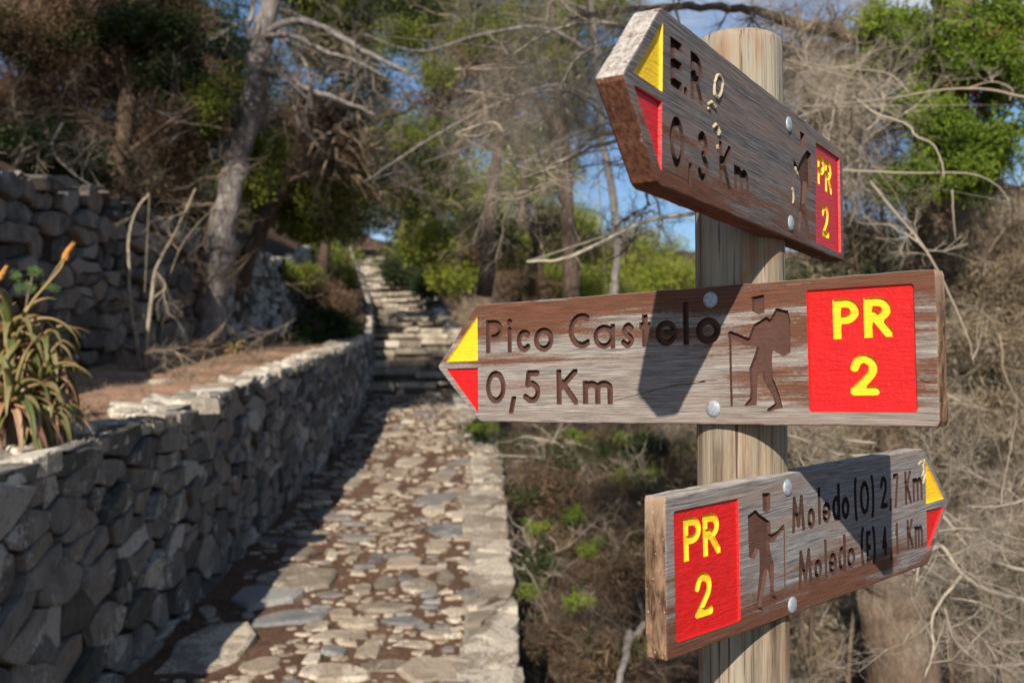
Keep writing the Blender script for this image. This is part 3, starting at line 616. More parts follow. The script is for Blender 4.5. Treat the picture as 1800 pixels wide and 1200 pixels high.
def hillf(u, y):
    xb = fxb(y)-.1; d = u; x = xb-d; return (x, y, fwt(y)+hb(y)-.05+.42*d-.0015*d*d+n3(x, y, .5, .25)*min(1, d)+n3(x, y, 2, .08))
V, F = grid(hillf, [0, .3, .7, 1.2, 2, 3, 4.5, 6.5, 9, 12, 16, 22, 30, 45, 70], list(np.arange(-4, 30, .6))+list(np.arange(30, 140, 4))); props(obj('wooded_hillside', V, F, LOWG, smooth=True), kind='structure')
def lowz(x, y):
    d = x-fxr(y); return fz(y)-.95-.10*min(d, 12)+n3(x, y, .5, .18)+n3(x, y, 2.2, .07)-.02*max(0, y-30)*min(1, d/10)
def lowf(u, y): x = fxr(y)-.03+u; return (x, y, lowz(x, y))
V, F = grid(lowf, list(np.arange(0, 5, .22))+[5.5, 6, 7, 8.5, 10, 13, 17, 25, 40, 70, 120], list(np.arange(-4, 20, .25))+list(np.arange(20, 60, 1.2))+list(np.arange(60, 150, 6)))
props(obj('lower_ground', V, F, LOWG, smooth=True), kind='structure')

# ------------------------------------------------------------------ stones
def clip(poly, px, py, nx, ny):
    out = []; n = len(poly)
    for i in range(n):
        a, b = poly[i], poly[(i+1) % n]; da = (a[0]-px)*nx+(a[1]-py)*ny; db = (b[0]-px)*nx+(b[1]-py)*ny
        if da <= 0: out.append(a)
        if (da < 0) != (db < 0) and da != db: t = da/(da-db); out.append((a[0]+(b[0]-a[0])*t, a[1]+(b[1]-a[1])*t))
    return out
def cells(pts, asp, box):
    P = np.array(pts)*[1, asp]; res = []
    for i, p in enumerate(P):
        d = np.hypot(*(P-p).T); nb = np.argsort(d)[1:16]; R = 1.2
        poly = [(p[0]-R, p[1]-R), (p[0]+R, p[1]-R), (p[0]+R, p[1]+R), (p[0]-R, p[1]+R)]
        for j in nb:
            q = P[j]; m = (p+q)/2; poly = clip(poly, m[0], m[1], q[0]-p[0], q[1]-p[1])
            if len(poly) < 3: break
        x0, x1, y0, y1 = box(p[0])
        for a in ((x0, 0, -1, 0), (x1, 0, 1, 0), (0, y0*asp, 0, -1), (0, y1*asp, 0, 1)): 
            poly = clip(poly, *a)
            if len(poly) < 3: break
        if len(poly) >= 3: res.append([(x, y/asp) for x, y in poly])
    return res
def chip(poly, gap, k=10, jit=.010, seed=0):
    P = np.array(poly); c = P.mean(0); r = np.linalg.norm(P-c, axis=1).mean()
    if r < gap*1.8: return None
    # keep the corners, add points along the long edges, pull in by the joint
    M = len(P); L = np.linalg.norm(np.roll(P, -1, 0)-P, axis=1); keep = L > .012*1.2
    P = P[keep] if keep.sum() >= 3 else P; M = len(P); L = np.linalg.norm(np.roll(P, -1, 0)-P, axis=1); add = np.zeros(M, int)
    while M+add.sum() < k: add[np.argmax(L/(add+1))] += 1
    S = []
    for i in range(M):
        a, b = P[i], P[(i+1) % M]; pv = P[i-1]; cut = .05
        S.append(a*(1-cut*2)+pv*cut+b*cut)
        for j in range(add[i]): S.append(a+(b-a)*(j+1)/(add[i]+1))
    S = np.array(S); d = c-S; n = np.linalg.norm(d, axis=1, keepdims=True)
    S = S+d/n*np.minimum(gap, n*.4)+rg.normal(0, jit, S.shape)*min(1, r/.12)
    return S, c, r
def stone(S, c, r, depth, bulge, fmap, back=.10):
    """ring at the back, ring at the front edge, inner ring, centre -> about 50 triangles"""
    k = len(S); tx, ty = rnd.uniform(-.16, .16), rnd.uniform(-.20, .20); V = []
    for (x, y) in S: V.append(fmap(x, y, -back))
    for (x, y) in S: V.append(fmap(x, y, depth-bulge*.75+(x-c[0])*tx+(y-c[1])*ty))
    for (x, y) in S:
        q = .92+rnd.uniform(-.10, .04); V.append(fmap(c[0]+(x-c[0])*q, c[1]+(y-c[1])*q, depth+rnd.uniform(-.3, .25)*bulge+(x-c[0])*tx+(y-c[1])*ty))
    V.append(fmap(c[0]+rnd.uniform(-.2, .2)*r, c[1]+rnd.uniform(-.2, .2)*r, depth+bulge*rnd.uniform(-.1, .35)))
    F = [(a*k+i, a*k+(i+1) % k, (a+1)*k+(i+1) % k, (a+1)*k+i) for a in (0, 1) for i in range(k)]+[(2*k+i, 2*k+(i+1) % k, 3*k) for i in range(k)]
    return V, F
def pts_wall(y0, y1, H, w=.26, h=.15, grow=0.0):
    pts = []; t = .02
    while t < H:
        hh = h*rnd.uniform(.6, 1.6); y = y0-rnd.uniform(0, w)
        while y < y1:
            ww = w*rnd.uniform(.35, 1.8)*(1+grow*(y-y0))
            if rnd.random() < .30: pts += [(y+ww/2, t+hh*.28), (y+ww/2+rnd.uniform(-.04, .04), t+hh*.78)]
            else: pts.append((y+ww/2+rnd.uniform(-.06, .06), t+hh/2+rnd.uniform(-.05, .05)))
            y += ww
        t += hh
    return pts
def wall(root, pts, asp, box, fmap, m, lim=300, gap=.011, near=lambda c: c[0], dep=(.0, .05), part='stone', bulge=.028, back=.10):
    cs = []
    for p in cells(pts, asp, box):
        q = chip(p, gap)
        if q: cs.append(q)
    cs.sort(key=lambda q: near(q[1])); far = Geo()
    for i, (S, c, r) in enumerate(cs):
        V, F = stone(S, c, r, rnd.uniform(*dep), min(bulge, r*.35), fmap, back)
        if i < lim: obj(part, V, F, m, root)
        else:
            far.add(V, [f for f in F if len(f) == 4]); b = far.n-len(V); far.F3.append(np.array([f for f in F if len(f) == 3])+b)
    if far.n: far.build(part, m, root, kind='stuff')
    return len(cs)
# front retaining wall: face towards the path
fw = empty('retaining_wall', (fxl(5), 5, 0), 'waist-high dry-stone wall with pale sunlit top along the left of the path', 'stone wall')
fm = lambda y, t, d: (fxl(y)+d, y, fz(y)-.12+t)
Hf = lambda y: fwt(y)-fz(y)+.12+n3(y, 0, 1.7, .02)+n3(y, 0, 6, .012)
pts = [p for p in pts_wall(2.6, 19.4, 1.5, .40, .135) if p[1] < 1.55]
print('front', wall(fw, pts, 2.1, lambda y: (2.4, 19.5, 0, Hf(y)), fm, ST_WALL, 215, gap=.004, dep=(.0, .032), bulge=.010))
cap = []
y = 3.0
while y < 19.4:
    w_ = rnd.uniform(.14, .32)
    if rnd.random() < .6: cap.append((y+w_/2, .17+rnd.uniform(-.03, .03)))
    else: cap += [(y+w_/2, .09), (y+w_/2+.03, .27)]
    y += w_
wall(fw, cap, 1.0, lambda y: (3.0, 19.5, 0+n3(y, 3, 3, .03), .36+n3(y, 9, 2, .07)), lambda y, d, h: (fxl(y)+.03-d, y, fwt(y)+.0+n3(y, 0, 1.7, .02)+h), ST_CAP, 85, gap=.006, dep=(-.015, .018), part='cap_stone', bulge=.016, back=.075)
V = []; F = []
yw = list(np.arange(2, 20.2, .6))
for y in yw: V += [(fxl(y)-.045, y, fz(y)-.4), (fxl(y)-.045, y, fwt(y)-.05), (fxl(y)-.33, y, fwt(y)-.05), (fxl(y)-.33, y, fz(y)-.4)]
for i in range(len(yw)-1): F += [(4*i+a, 4*i+4+a, 4*i+5+a, 4*i+1+a) for a in range(3)]
obj('wall_core', V, F, MORTAR, fw)
# high wall behind the terrace
bw = empty('terrace_wall', (fxb(10), 10, 1), 'tall rough dry-stone wall in the shade behind the terrace and trees', 'stone wall')
bm_ = lambda y, t, d: (fxb(y)+d, y, fwt(y)-.08+t)
pts = pts_wall(5.0, 40, 1.95, .46, .155, .010)
pts = [(a+rnd.uniform(-.06, .06), b+rnd.uniform(-.03, .03)) for a, b in pts]
far_pts = [p for p in pts if p[0] > 13]
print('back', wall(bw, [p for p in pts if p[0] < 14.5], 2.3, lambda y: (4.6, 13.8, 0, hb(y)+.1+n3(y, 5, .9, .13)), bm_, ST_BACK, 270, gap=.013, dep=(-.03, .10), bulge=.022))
V = []; F = []; yw = list(np.arange(2, 42, .8))
for y in yw: V += [(fxb(y)-.05, y, fwt(y)-.3), (fxb(y)-.05, y, fwt(y)+hb(y)-.03), (fxb(y)-.6, y, fwt(y)+hb(y)+.02)]
for i in range(len(yw)-1): F += [(3*i+a, 3*i+3+a, 3*i+4+a, 3*i+1+a) for a in range(2)]
obj('wall_core', V, F, MORTAR, bw)
bw2 = empty('terrace_wall', (fxb(15), 15, 1.5), 'pale lichened rubble wall on the bank between the pine trunks and the stairs', 'stone wall')
wall(bw2, far_pts, 2.3, lambda y: (13.85, 41, 0, hb(y)+.1+n3(y, 5, .9, .13)), bm_, ST_LICH, 260, gap=.013, dep=(-.03, .10), bulge=.022)
# wall left of the stairs
sw = empty('stair_side_wall', (fxl(22), 22, 1.5), 'dry-stone side wall climbing along the left of the stone stairs', 'stone wall')
pts = pts_wall(19.6, 46, 1.05, .42, .2)
wall(sw, pts, 1.4, lambda y: (19.5, 46, 0, .92+n3(y, 2, 1.1, .12)), lambda y, t, d: (fxl(y)+d-.03, y, fz(y)-.1+t), ST_WALL, 150, gap=.014, dep=(0, .07), bulge=.04)
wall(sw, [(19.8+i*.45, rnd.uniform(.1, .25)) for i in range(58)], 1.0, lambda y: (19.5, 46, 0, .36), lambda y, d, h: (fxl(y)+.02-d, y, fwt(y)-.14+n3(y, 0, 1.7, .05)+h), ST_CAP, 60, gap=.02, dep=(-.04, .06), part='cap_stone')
V = []; F = []; yw = list(np.arange(19.5, 47, .8))
for y in yw: V += [(fxl(y)-.09, y, fz(y)-.4), (fxl(y)-.09, y, fwt(y)-.16), (fxl(y)-.5, y, fwt(y)-.12)]
for i in range(len(yw)-1): F += [(3*i+a, 3*i+3+a, 3*i+4+a, 3*i+1+a) for a in range(2)]
obj('wall_core', V, F, MORTAR, sw)
# broad kerb along the right edge of the path
kb = empty('kerb_wall', (fxr(7), 7, 0), 'broad pale stone kerb wall along the right edge of the path', 'kerb wall')
pts = []; y = 2.2
while y < 19.3:
    w_ = rnd.uniform(.16, .6)
    if rnd.random() < .45: pts.append((y+w_/2, .17+rnd.uniform(-.08, .08)))
    else: pts += [(y+w_*.4, .08), (y+w_*.6, .26)]
    y += w_
wall(kb, pts, 1.0, lambda y: (2.2, 19.3, -.01+n3(y, 4, 2.2, .02), .36+n3(y, 8, 1.3, .16)), lambda y, d, h: (fxr(y)+n3(y, 2, 2.5, .02)-d, y, fz(y)+.030+n3(y, 1, 1.3, .02)+h), ST_KERB, 100, gap=.002, dep=(0, .014), part='kerb_stone', bulge=.006, back=.10)
pts = [p for p in pts_wall(2.2, 19.3, 1.15, .3, .17)]
wall(kb, pts, 1.4, lambda y: (2.2, 19.3, 0, 1.13), lambda y, t, d: (fxr(y)-.06+d, y, fz(y)-1.18+t), ST_WALL, 120, gap=.012, dep=(0, .04))
V = []; F = []; yw = list(np.arange(2, 20, .3))
for y in yw: V += [(fxr(y)-.05, y, fz(y)-1.3), (fxr(y)-.03, y, fz(y)+.012+n3(y, 1, 1.3, .02)), (fxr(y)-.31, y, fz(y)+.018+n3(y, 1, 1.3, .02)), (fxr(y)-.36, y, fz(y)-.2)]
for i in range(len(yw)-1): F += [(4*i+a, 4*i+4+a, 4*i+5+a, 4*i+1+a) for a in range(3)]
obj('wall_core', V, F, stone_mat('kerb_mortar', (.20, .175, .145), (.42, .37, .31), (.55, .51, .44), lamt=.6), kb)

# ------------------------------------------------------------------ paving stones set in the dirt
def flat_stone(x, y, rx, ry, rot, h, m=ST_PATH, parent=path, k=11, name='paving_stone', geo=None, zf=None):
    ang = sorted([2*pi*(i+rnd.uniform(-.28, .28))/k for i in range(k)]); ex = rnd.uniform(2.0, 3.6); V = []
    pr = []
    for a in ang:
        c, s = cos(a), sin(a); q = (abs(c)**ex+abs(s)**ex)**(-1/ex)*rnd.uniform(.74, 1.10); px, py = c*q*rx, s*q*ry
        pr.append((px*cos(rot)-py*sin(rot), px*sin(rot)+py*cos(rot)))
    zf = zf or (lambda X, Y: fz(Y)+n3(X, Y, 1.1, .05)+n3(X, Y, 4, .022))
    z0 = zf(x, y); sl = (fz(y+.3)-fz(y-.3))/.6; tx, ty = rnd.uniform(-.05, .05), sl+rnd.uniform(-.05, .05)
    for f, dz in ((1.06, -.06), (1.0, h*.25), (.90, h*.7)):
        for (px, py) in pr: V.append((x+px*f, y+py*f, z0+dz+px*f*tx+py*f*ty+(rnd.uniform(-.12, .12)*h if dz > 0 else 0)))
    V.append((x, y, z0+h*.72)); F = [(a*k+i, a*k+(i+1) % k, (a+1)*k+(i+1) % k, (a+1)*k+i) for a in (0, 1) for i in range(k)]+[(2*k+i, 2*k+(i+1) % k, 3*k) for i in range(k)]
    if geo is not None:
        geo.add(V, [f for f in F if len(f) == 4]); geo.F3.append(np.array([f for f in F if len(f) == 3])+geo.n-len(V)); return
    return obj(name, V, F, m, parent)
def on_path(px, py):
    lo, hi = 2.0, 30.0
    for _ in range(40):
        mid_ = (lo+hi)/2; p = at(px, py, mid_)
        if p.z > fz(mid_): lo = mid_
        else: hi = mid_
    return at(px, py, lo)
ST_PATHG = stone_mat('grey_paving_stone', (.13, .13, .135), (.24, .235, .23), (.34, .33, .31), .66, False, 1.0, .25)
used = []
big = [(330, 960, 370, 270, 0, 0), (570, 705, 300, 130, 0, 1), (710, 650, 340, 95, 0, 0), (665, 800, 330, 80, 28, 1), (710, 532, 140, 78, 0, 0), (1175, 585, 165, 58, 0, 0), (1095, 662, 125, 62, 0, 0), (930, 230, 155, 50, 0, 0),
       (770, 450, 150, 36, 0, 0), (980, 470, 150, 30, 8, 1), (1375, 432, 200, 62, 10, 1), (1322, 498, 125, 56, 0, 0), (1240, 690, 190, 80, 15, 0), (540, 1042, 195, 85, 5, 0), (1010, 982, 130, 72, 0, 0), (1450, 365, 180, 50, 8, 0),
       (1275, 612, 90, 50, 0, 0), (855, 545, 62, 34, 0, 0), (945, 566, 58, 38, 0, 0), (1085, 772, 275, 50, 0, 0), (870, 1065, 330, 85, 0, 0), (1330, 1055, 380, 130, 12, 0), (770, 1015, 80, 60, 0, 0), (1050, 552, 70, 55, 0, 1), (690, 590, 180, 26, -6, 0),
       (1160, 545, 160, 34, 0, 1), (990, 700, 80, 45, 0, 0), (310, 770, 75, 55, 20, 0), (1180, 645, 80, 40, 20, 1), (870, 370, 150, 26, 0, 1), (1060, 355, 170, 26, 0, 0), (1310, 340, 110, 44, 0, 0), (1070, 100, 120, 34, 0, 0), (1200, 125, 150, 50, 0, 0), (1345, 195, 120, 44, 0, 0), (1100, 245, 110, 50, 0, 0), (970, 185, 160, 30, -8, 0), (1340, 600, 60, 55, 0, 0), (1120, 1035, 300, 60, 0, 0), (1360, 660, 80, 70, 0, 0), (800, 770, 120, 40, 0, 1), (900, 790, 130, 45, 0, 0)]
for zx, zy, w_, h_, r_, g_ in big:
    c = on_path(240+.4*zx, 760+.4*zy); a = on_path(240+.4*zx-.2*w_, 760+.4*zy); b = on_path(240+.4*zx, 760+.4*(zy+h_/2)); t = on_path(240+.4*zx, 760+.4*(zy-h_/2))
    rx = abs(c.x-a.x); ry = max(.04, abs(t.y-b.y)/2*.92)
    flat_stone(c.x, c.y, rx, ry, radians(r_)*.8, rnd.uniform(.015, .035), ST_PATHG if g_ else ST_PATH); used.append((c.x, c.y, max(rx, ry*.8), ry))
cnt = len(big); tries = 0; g = Geo(); ns = 0
while tries < 24000:
    tries += 1; y = 3.6+(19.2-3.6)*rnd.random()**1.25; xa, xb = fxl(y)+.10, fxr(y)-.30; u = rnd.random(); x = xa+(xb-xa)*u
    dens = .18+.82*min(1, max(0, (u-.10)*2.2))
    if y > 9: dens = max(dens, .45)
    if noise.noise(Vector((x*1.6, y*1.1, 5))) < -.14: dens *= .25
    if rnd.random() > dens: continue
    s = rnd.choice([.03, .04, .05, .07, .10, .14, .20, .26]) if tries < 11000 else rnd.choice([.015, .02, .03, .045, .06]); rx, ry = s*rnd.uniform(.8, 1.5), s*rnd.uniform(.5, 1.0)
    if any(abs(x-a) < (rx+c_)*.88 and abs(y-b) < (ry+d_)*.88 for a, b, c_, d_ in used): continue
    used.append((x, y, rx, ry))
    big_enough = s/y*FPX > 8
    if big_enough and cnt < 300: flat_stone(x, y, rx, ry, rnd.uniform(-.4, .4), rnd.uniform(.010, .035) if s > .05 else s*.5, ST_PATHG if rnd.random() < .25 else ST_PATH, k=9); cnt += 1
    else: flat_stone(x, y, rx, ry, rnd.uniform(-.4, .4), s*.35, geo=g, k=6); ns += 1
g.build('pebbles', ST_PATH, path, kind='stuff'); print('paving', cnt, ns)

# ------------------------------------------------------------------ the stairs
stairs = empty('stone_staircase', (fxl(20), 19.3, 1.4), 'long flight of rough stone steps climbing uphill into the trees', 'staircase')
for i in range(NS):
    y0, y1 = ys_[i], ys_[i+1]; zt = max(fz(y1)-.01, fz(y0)+.10)+.02; step = bpy.data.objects.new('step', None); link(step, stairs); ORG[step] = ORG[stairs]; step.empty_display_size = .1
    x = fxl((y0+y1)/2)-.02; xe = fxr((y0+y1)/2)-.02; sk_ = (fxl(y1)-fxl(y0)); n_ = rnd.choice([4, 5, 5, 6]) if i < 12 else 3
    cuts = [0]+sorted(min(.95, max(.06, (k+rnd.uniform(-.25, .25))/n_)) for k in range(1, n_))+[1]
    V, F = grid(lambda u, v: (x+(xe-x)*u+sk_*v, y0+.1+(y1-y0+.05)*v, zt-.028+n3(x+u*2, y0+v, 3, .03)), [0, .15, .3, .45, .6, .75, .9, 1], [0, .3, .6, 1])
    o = obj('tread', V, F, TREAD, step, smooth=True)
    for a, b in zip(cuts[:-1], cuts[1:]):
        xa, xb = x+(xe-x)*a+.008, x+(xe-x)*b-.008; j = lambda s=.02: rnd.uniform(-s, s); zz = zt+j(.022); yf = y0+j(.045)
        V = []
        for (f, dz, in_) in ((1, -.34, 0), (1, -.03, 0), (0, 0, .028)):
            for (X, Y) in ((xa+in_, yf+in_), ((xa+xb)/2, yf+in_+j()), (xb-in_, yf+in_), (xb-in_+sk_*.4, yf+.27+j(.05)), (xa+in_+sk_*.4, yf+.27+j(.05))): V.append((X+j(.008), Y, zz+dz+j(.008)))
        F = [(r*5+k, r*5+(k+1) % 5, (r+1)*5+(k+1) % 5, (r+1)*5+k) for r in (0, 1) for k in range(5)]+[(10, 11, 12, 13, 14)]
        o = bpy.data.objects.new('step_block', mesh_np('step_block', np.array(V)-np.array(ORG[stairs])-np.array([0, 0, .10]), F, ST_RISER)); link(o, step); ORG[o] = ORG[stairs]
    m_ = rnd.choice([2, 3, 3, 4]); cuts = [0]+sorted((k+rnd.uniform(-.25, .25))/m_ for k in range(1, m_))+[1]
    for a, b in zip(cuts[:-1], cuts[1:]):
        xa, xb = x+(xe-x)*a+.006, x+(xe-x)*b-.006; zz = zt+rnd.uniform(-.035, .03); yf = y0-.05+rnd.uniform(-.09, .05); th_ = rnd.uniform(.07, .16); V = []
        for (dz, in_) in ((-th_, .012), (-.02, 0), (0, .022)):
            for (X, Y) in ((xa+in_, yf+in_), (xa*.6+xb*.4, yf+in_+rnd.uniform(-.02, .02)), (xb-in_, yf+in_), (xb-in_+sk_*.5, yf+.5), (xa+in_+sk_*.5, yf+.52)): V.append((X+rnd.uniform(-.01, .01), Y, zz+dz+rnd.uniform(-.008, .008)))
        F = [(r*5+k, r*5+(k+1) % 5, (r+1)*5+(k+1) % 5, (r+1)*5+k) for r in (0, 1) for k in range(5)]+[(10, 11, 12, 13, 14), (4, 3, 2, 1, 0)]
        o = bpy.data.objects.new('tread_slab', mesh_np('tread_slab', np.array(V)-np.array(ORG[stairs]), F, ST_STEP)); link(o, step); ORG[o] = ORG[stairs]
# low parapet right of the stairs
pp = empty('stair_parapet', (fxr(22), 22, 1.5), 'low pale rubble parapet climbing along the right of the stone stairs', 'parapet')
wall(pp, [(19.5+i*.42+rnd.uniform(-.1, .1), rnd.uniform(.1, .3)) for i in range(64)], 1.0, lambda y: (19.3, 46, 0, .42), lambda y, d, h: (fxr(y)-.02+d, y, fz(y)+.26+n3(y, 7, 1.0, .10)+h), ST_CAP, 70, gap=.02, dep=(-.05, .06), part='cap_stone', bulge=.04, back=.3)
wall(pp, pts_wall(19.3, 46, .32, .4, .2), 1.4, lambda y: (19.3, 46, 0, .30), lambda y, t, d: (fxr(y)-.04-d, y, fz(y)-.05+t), ST_STEP, 90, gap=.015, dep=(0, .05), bulge=.03)
wall(pp, pts_wall(19.3, 46, 1.6, .5, .25), 1.4, lambda y: (19.3, 46, 0, 1.5), lambda y, t, d: (fxr(y)+.40+d, y, fz(y)-1.15+t), ST_STEP, 100, gap=.015, dep=(0, .05), bulge=.03)
# ------------------------------------------------------------------ vegetation templates
def leaf_ball(n, l, w, bias=.6, squash=.7, blade=True):
    """n leaf blades spread through a unit clump"""
    d = rg.normal(size=(n, 3)); d /= np.linalg.norm(d, axis=1, keepdims=True); p = d*(rg.random((n, 1))**.5)*[1, 1, squash]
    g = d*bias+rg.normal(size=(n, 3))*.6+[0, 0, .25]; g /= np.linalg.norm(g, axis=1, keepdims=True)
    h = rg.normal(size=(n, 3)); s = np.cross(g, h); s /= np.linalg.norm(s, axis=1, keepdims=True)
    L = l*rg.uniform(.6, 1.3, (n, 1)); W = w*rg.uniform(.7, 1.3, (n, 1))
    V = np.stack([p, p+g*L*.5+s*W*.5, p+g*L, p+g*L*.5-s*W*.5], 1).reshape(-1, 3); F = np.arange(n)[:, None]*4+np.array([[0, 1, 2, 3]])
    return V, [F]
def sprig_tmpl(nsh, l, per, leaf, w, squash=.8):
    """shoots radiating from the centre, each set with short needles: reads as conifer sprays"""
    V = []; F = []; k = 0
    for i in range(nsh):
        d = rg.normal(size=3); d[2] = abs(d[2])*.8+.1; d /= np.linalg.norm(d); o = rg.normal(size=3)*.35*[1, 1, squash]
        for j in range(per):
            t = (j+.5)/per; p = o+d*l*t; q = d*.75+rg.normal(size=3)*.55; q /= np.linalg.norm(q); s = np.cross(q, rg.normal(size=3)); s /= np.linalg.norm(s)
            L = leaf*(1.15-.5*t); V += [p-s*w/2, p+s*w/2, p+q*L]; F.append((k, k+1, k+2)); k += 3
    return np.array(V), [np.array(F)]
def twig_segs(L=1.0, r=.02, depth=3, kids=4, bend=.35, droop=0.0, spread=.9, seg=5, shrink=.55, seed=None):
    S = []
    def grow(p, d, L, r, lev):
        n = seg if lev < depth else 3; st = L/n
        for i in range(n):
            d2 = d+rg.normal(0, bend, 3)+[0, 0, -droop]; d2 /= np.linalg.norm(d2); q = p+d2*st; r2 = r*(1-.5/n)
            S.append([*p, *q, r, r2]); 
            if lev < depth and i > 0 or lev == 0 and i >= 0:
                for _ in range(max(1, int(rg.poisson(kids/n)))):
                    e = d2+rg.normal(0, spread, 3); e /= np.linalg.norm(e); grow(q, e, L*shrink*rg.uniform(.5, 1.2), r2*.55, lev+1) if lev < depth else None
            p, d, r = q, d2, r2
    grow(np.zeros(3), np.array([1., 0, 0]), L, r, 0); return np.array(S)
def tmpl_of(S, sides=3): V, F = segs_geo(S, sides); return V, [F]
LB_PINE = [leaf_ball(110, .32, .075) for _ in range(3)]
LB_SOFT = [leaf_ball(90, .28, .15) for _ in range(3)]
LB_DEAD = [leaf_ball(120, .42, .05, .2) for _ in range(3)]
JUN = [sprig_tmpl(20, .75, 16, .22, .085) for _ in range(3)]
TWF = [tmpl_of(twig_segs(1, .022, 3, 5, .28)) for _ in range(4)]       # fine dead branch
TWB = [tmpl_of(twig_segs(1, .012, 3, 7, .40, .03, 1.1)) for _ in range(4)]  # bushy
TWM = [tmpl_of(twig_segs(1, .018, 2, 4, .22)) for _ in range(3)]
TWT = [tmpl_of(twig_segs(1, .009, 3, 6, .24, 0, .8)) for _ in range(4)]      # thin web
print('templates', [len(t[1][0]) for t in TWF+TWB+TWM])
def in_blob(n, c, r, shell=.45):
    d = rg.normal(size=(n, 3)); d /= np.linalg.norm(d, axis=1, keepdims=True)
    return np.array(c)+d*(shell+(1-shell)*rg.random((n, 1)))*np.array(r)*rg.uniform(.75, 1.1, (n, 1))
def scatter(g, T, pts, size, var=.35, rot=None):
    n = len(pts); k = rg.integers(0, len(T), n)
    for i, t in enumerate(T):
        m = k == i
        if m.any(): tile(g, t, (rot or rand_rot)(int(m.sum())), np.asarray(pts)[m], size*rg.uniform(1-var, 1+var, int(m.sum())))
def blob(x, y, Z, rx, ry, rz=None):
    c = at(x, y, Z); s = Z/FPX; return (tuple(c), (rx*s, (rz if rz else rx*s*.8), ry*s))
DM = 2.4
def crown(parent, blobs, m, T, size, dens, name='crown', gappy=.5, sd=0.0, shell=.35):
    """leaf clumps through every blob, thinned by a coarse noise so that gaps open"""
    g = Geo()
    for c, r in blobs:
        vol = (r[0]*r[1]*r[2])**(1/3); n = max(6, int(dens*DM*(vol/size)**2))
        P = in_blob(n, c, r, shell); f = max(.35/size, .6)*.5
        keep = np.array([noise.noise(Vector((p[0]*f+sd, p[1]*f, p[2]*f*1.5)))+.5*noise.noise(Vector((p[0]*f*2.3, p[1]*f*2.3, p[2]*f*3+sd))) > -.55+gappy*.9 for p in P])
        if keep.any(): scatter(g, T, P[keep], size)
    return g.build(name, m, parent) if g.n else None
def twigs(parent, blobs, m, T, size, n, name='dead_twigs', kind=None):
    g = Geo()
    for c, r in blobs: scatter(g, T, in_blob(n, c, r, .1), size, .4, lambda k: rand_rot(k))
    return g.build(name, m, parent, kind=kind)
def limb(parent, pts, r0, r1, m, name='limb', sides=8, wob=.35, n=6, extra=None):
    g = Geo(); P = catmull([np.array(p) for p in pts], n)
    P = [p+np.array([rnd.uniform(-1, 1), rnd.uniform(-1, 1), rnd.uniform(-1, 1)])*r0*.18*(0 if i in (0,) else 1) for i, p in enumerate(P)]
    tube(g, P, [r0, (r0+r1)/2, r1], sides, wob)
    if extra:
        T, cnt, size = extra; Q = [P[int(i)] for i in rg.uniform(len(P)*.25, len(P)-1, cnt)]; scatter(g, T, Q, size, .5)
    return g.build(name, m, parent, smooth=True)
def ipts(*a): return [at(*p) for p in a]
def tree(label, cat, trunkpts, r0, r1, bk, name='pine_tree', group=None):
    t = empty(name, trunkpts[0], label, cat, group); limb(t, trunkpts, r0, r1, bk, 'trunk', 12, .3); return t

# ---- big grey pine at the left
A = tree('tall leaning pine with pale grey trunk rising from the terrace left of the stairs', 'pine tree', ipts((366, 600, 12.6), (372, 520, 12.6), (388, 420, 12.6), (410, 310, 12.6), (436, 210, 12.6), (452, 120, 12.6), (468, 40, 12.6), (492, -60, 12.6), (505, -180, 12.6)), .185, .10, BK_GREY)
ex = (TWM, 5, .7)
for L_, a, b in [(ipts((462, 60, 12.6), (520, 35, 12.3), (580, 55, 12), (640, 90, 11.8), (720, 130, 11.6)), .055, .02), (ipts((448, 125, 12.6), (500, 130, 12.3), (540, 155, 12.1), (590, 172, 12), (660, 200, 11.9)), .06, .015), (ipts((455, 62, 12.6), (520, 64, 12), (570, 90, 11.9), (620, 105, 11.8), (680, 135, 11.8)), .04, .012),
                 (ipts((450, 80, 12.6), (436, 50, 12.6), (446, 10, 12.6), (436, -60, 12.7)), .05, .03), (ipts((478, 0, 12.6), (560, -40, 12.8), (650, -60, 13)), .05, .02), (ipts((440, 200, 12.6), (400, 180, 12.3), (350, 170, 12.1), (300, 165, 12)), .03, .01), (ipts((478, 40, 12.6), (520, 90, 12.2), (540, 120, 12), (548, 190, 12)), .03, .01)]:
    limb(A, L_, a, b, BK_GREY, extra=ex)
bl = [blob(540, 20, 13.4, 60, 40), blob(600, 70, 14, 60, 36), blob(560, -60, 13, 150, 90), blob(400, -110, 13, 180, 90), blob(640, 20, 13.6, 90, 40), blob(700, -50, 13.4, 140, 70)]
crown(A, bl, LF_OLIVE, LB_PINE, .28, 3.6, gappy=.30, sd=1)
crown(A, [blob(385, 170, 12.1, 52, 50), blob(430, 310, 12.8, 60, 40), blob(470, 265, 13, 50, 30)], LF_OLIVE, LB_SOFT, .17, 6, gappy=.2, sd=2, name='low_foliage')
twigs(A, [blob(520, 140, 12.4, 90, 70), blob(640, 120, 12.4, 100, 60)], TW_TAN, TWF, .6, 8)

crown(A, [blob(560, 110, 13.8, 60, 26), blob(660, 150, 14, 60, 22), blob(520, 60, 13.6, 50, 30), blob(720, 20, 13.2, 90, 34), blob(620, -10, 13, 90, 34), blob(840, 10, 13.4, 80, 30), blob(780, 90, 13.6, 60, 20)], LF_DARK, LB_PINE, .22, 2.6, gappy=.2, sd=3, name='dark_needles')
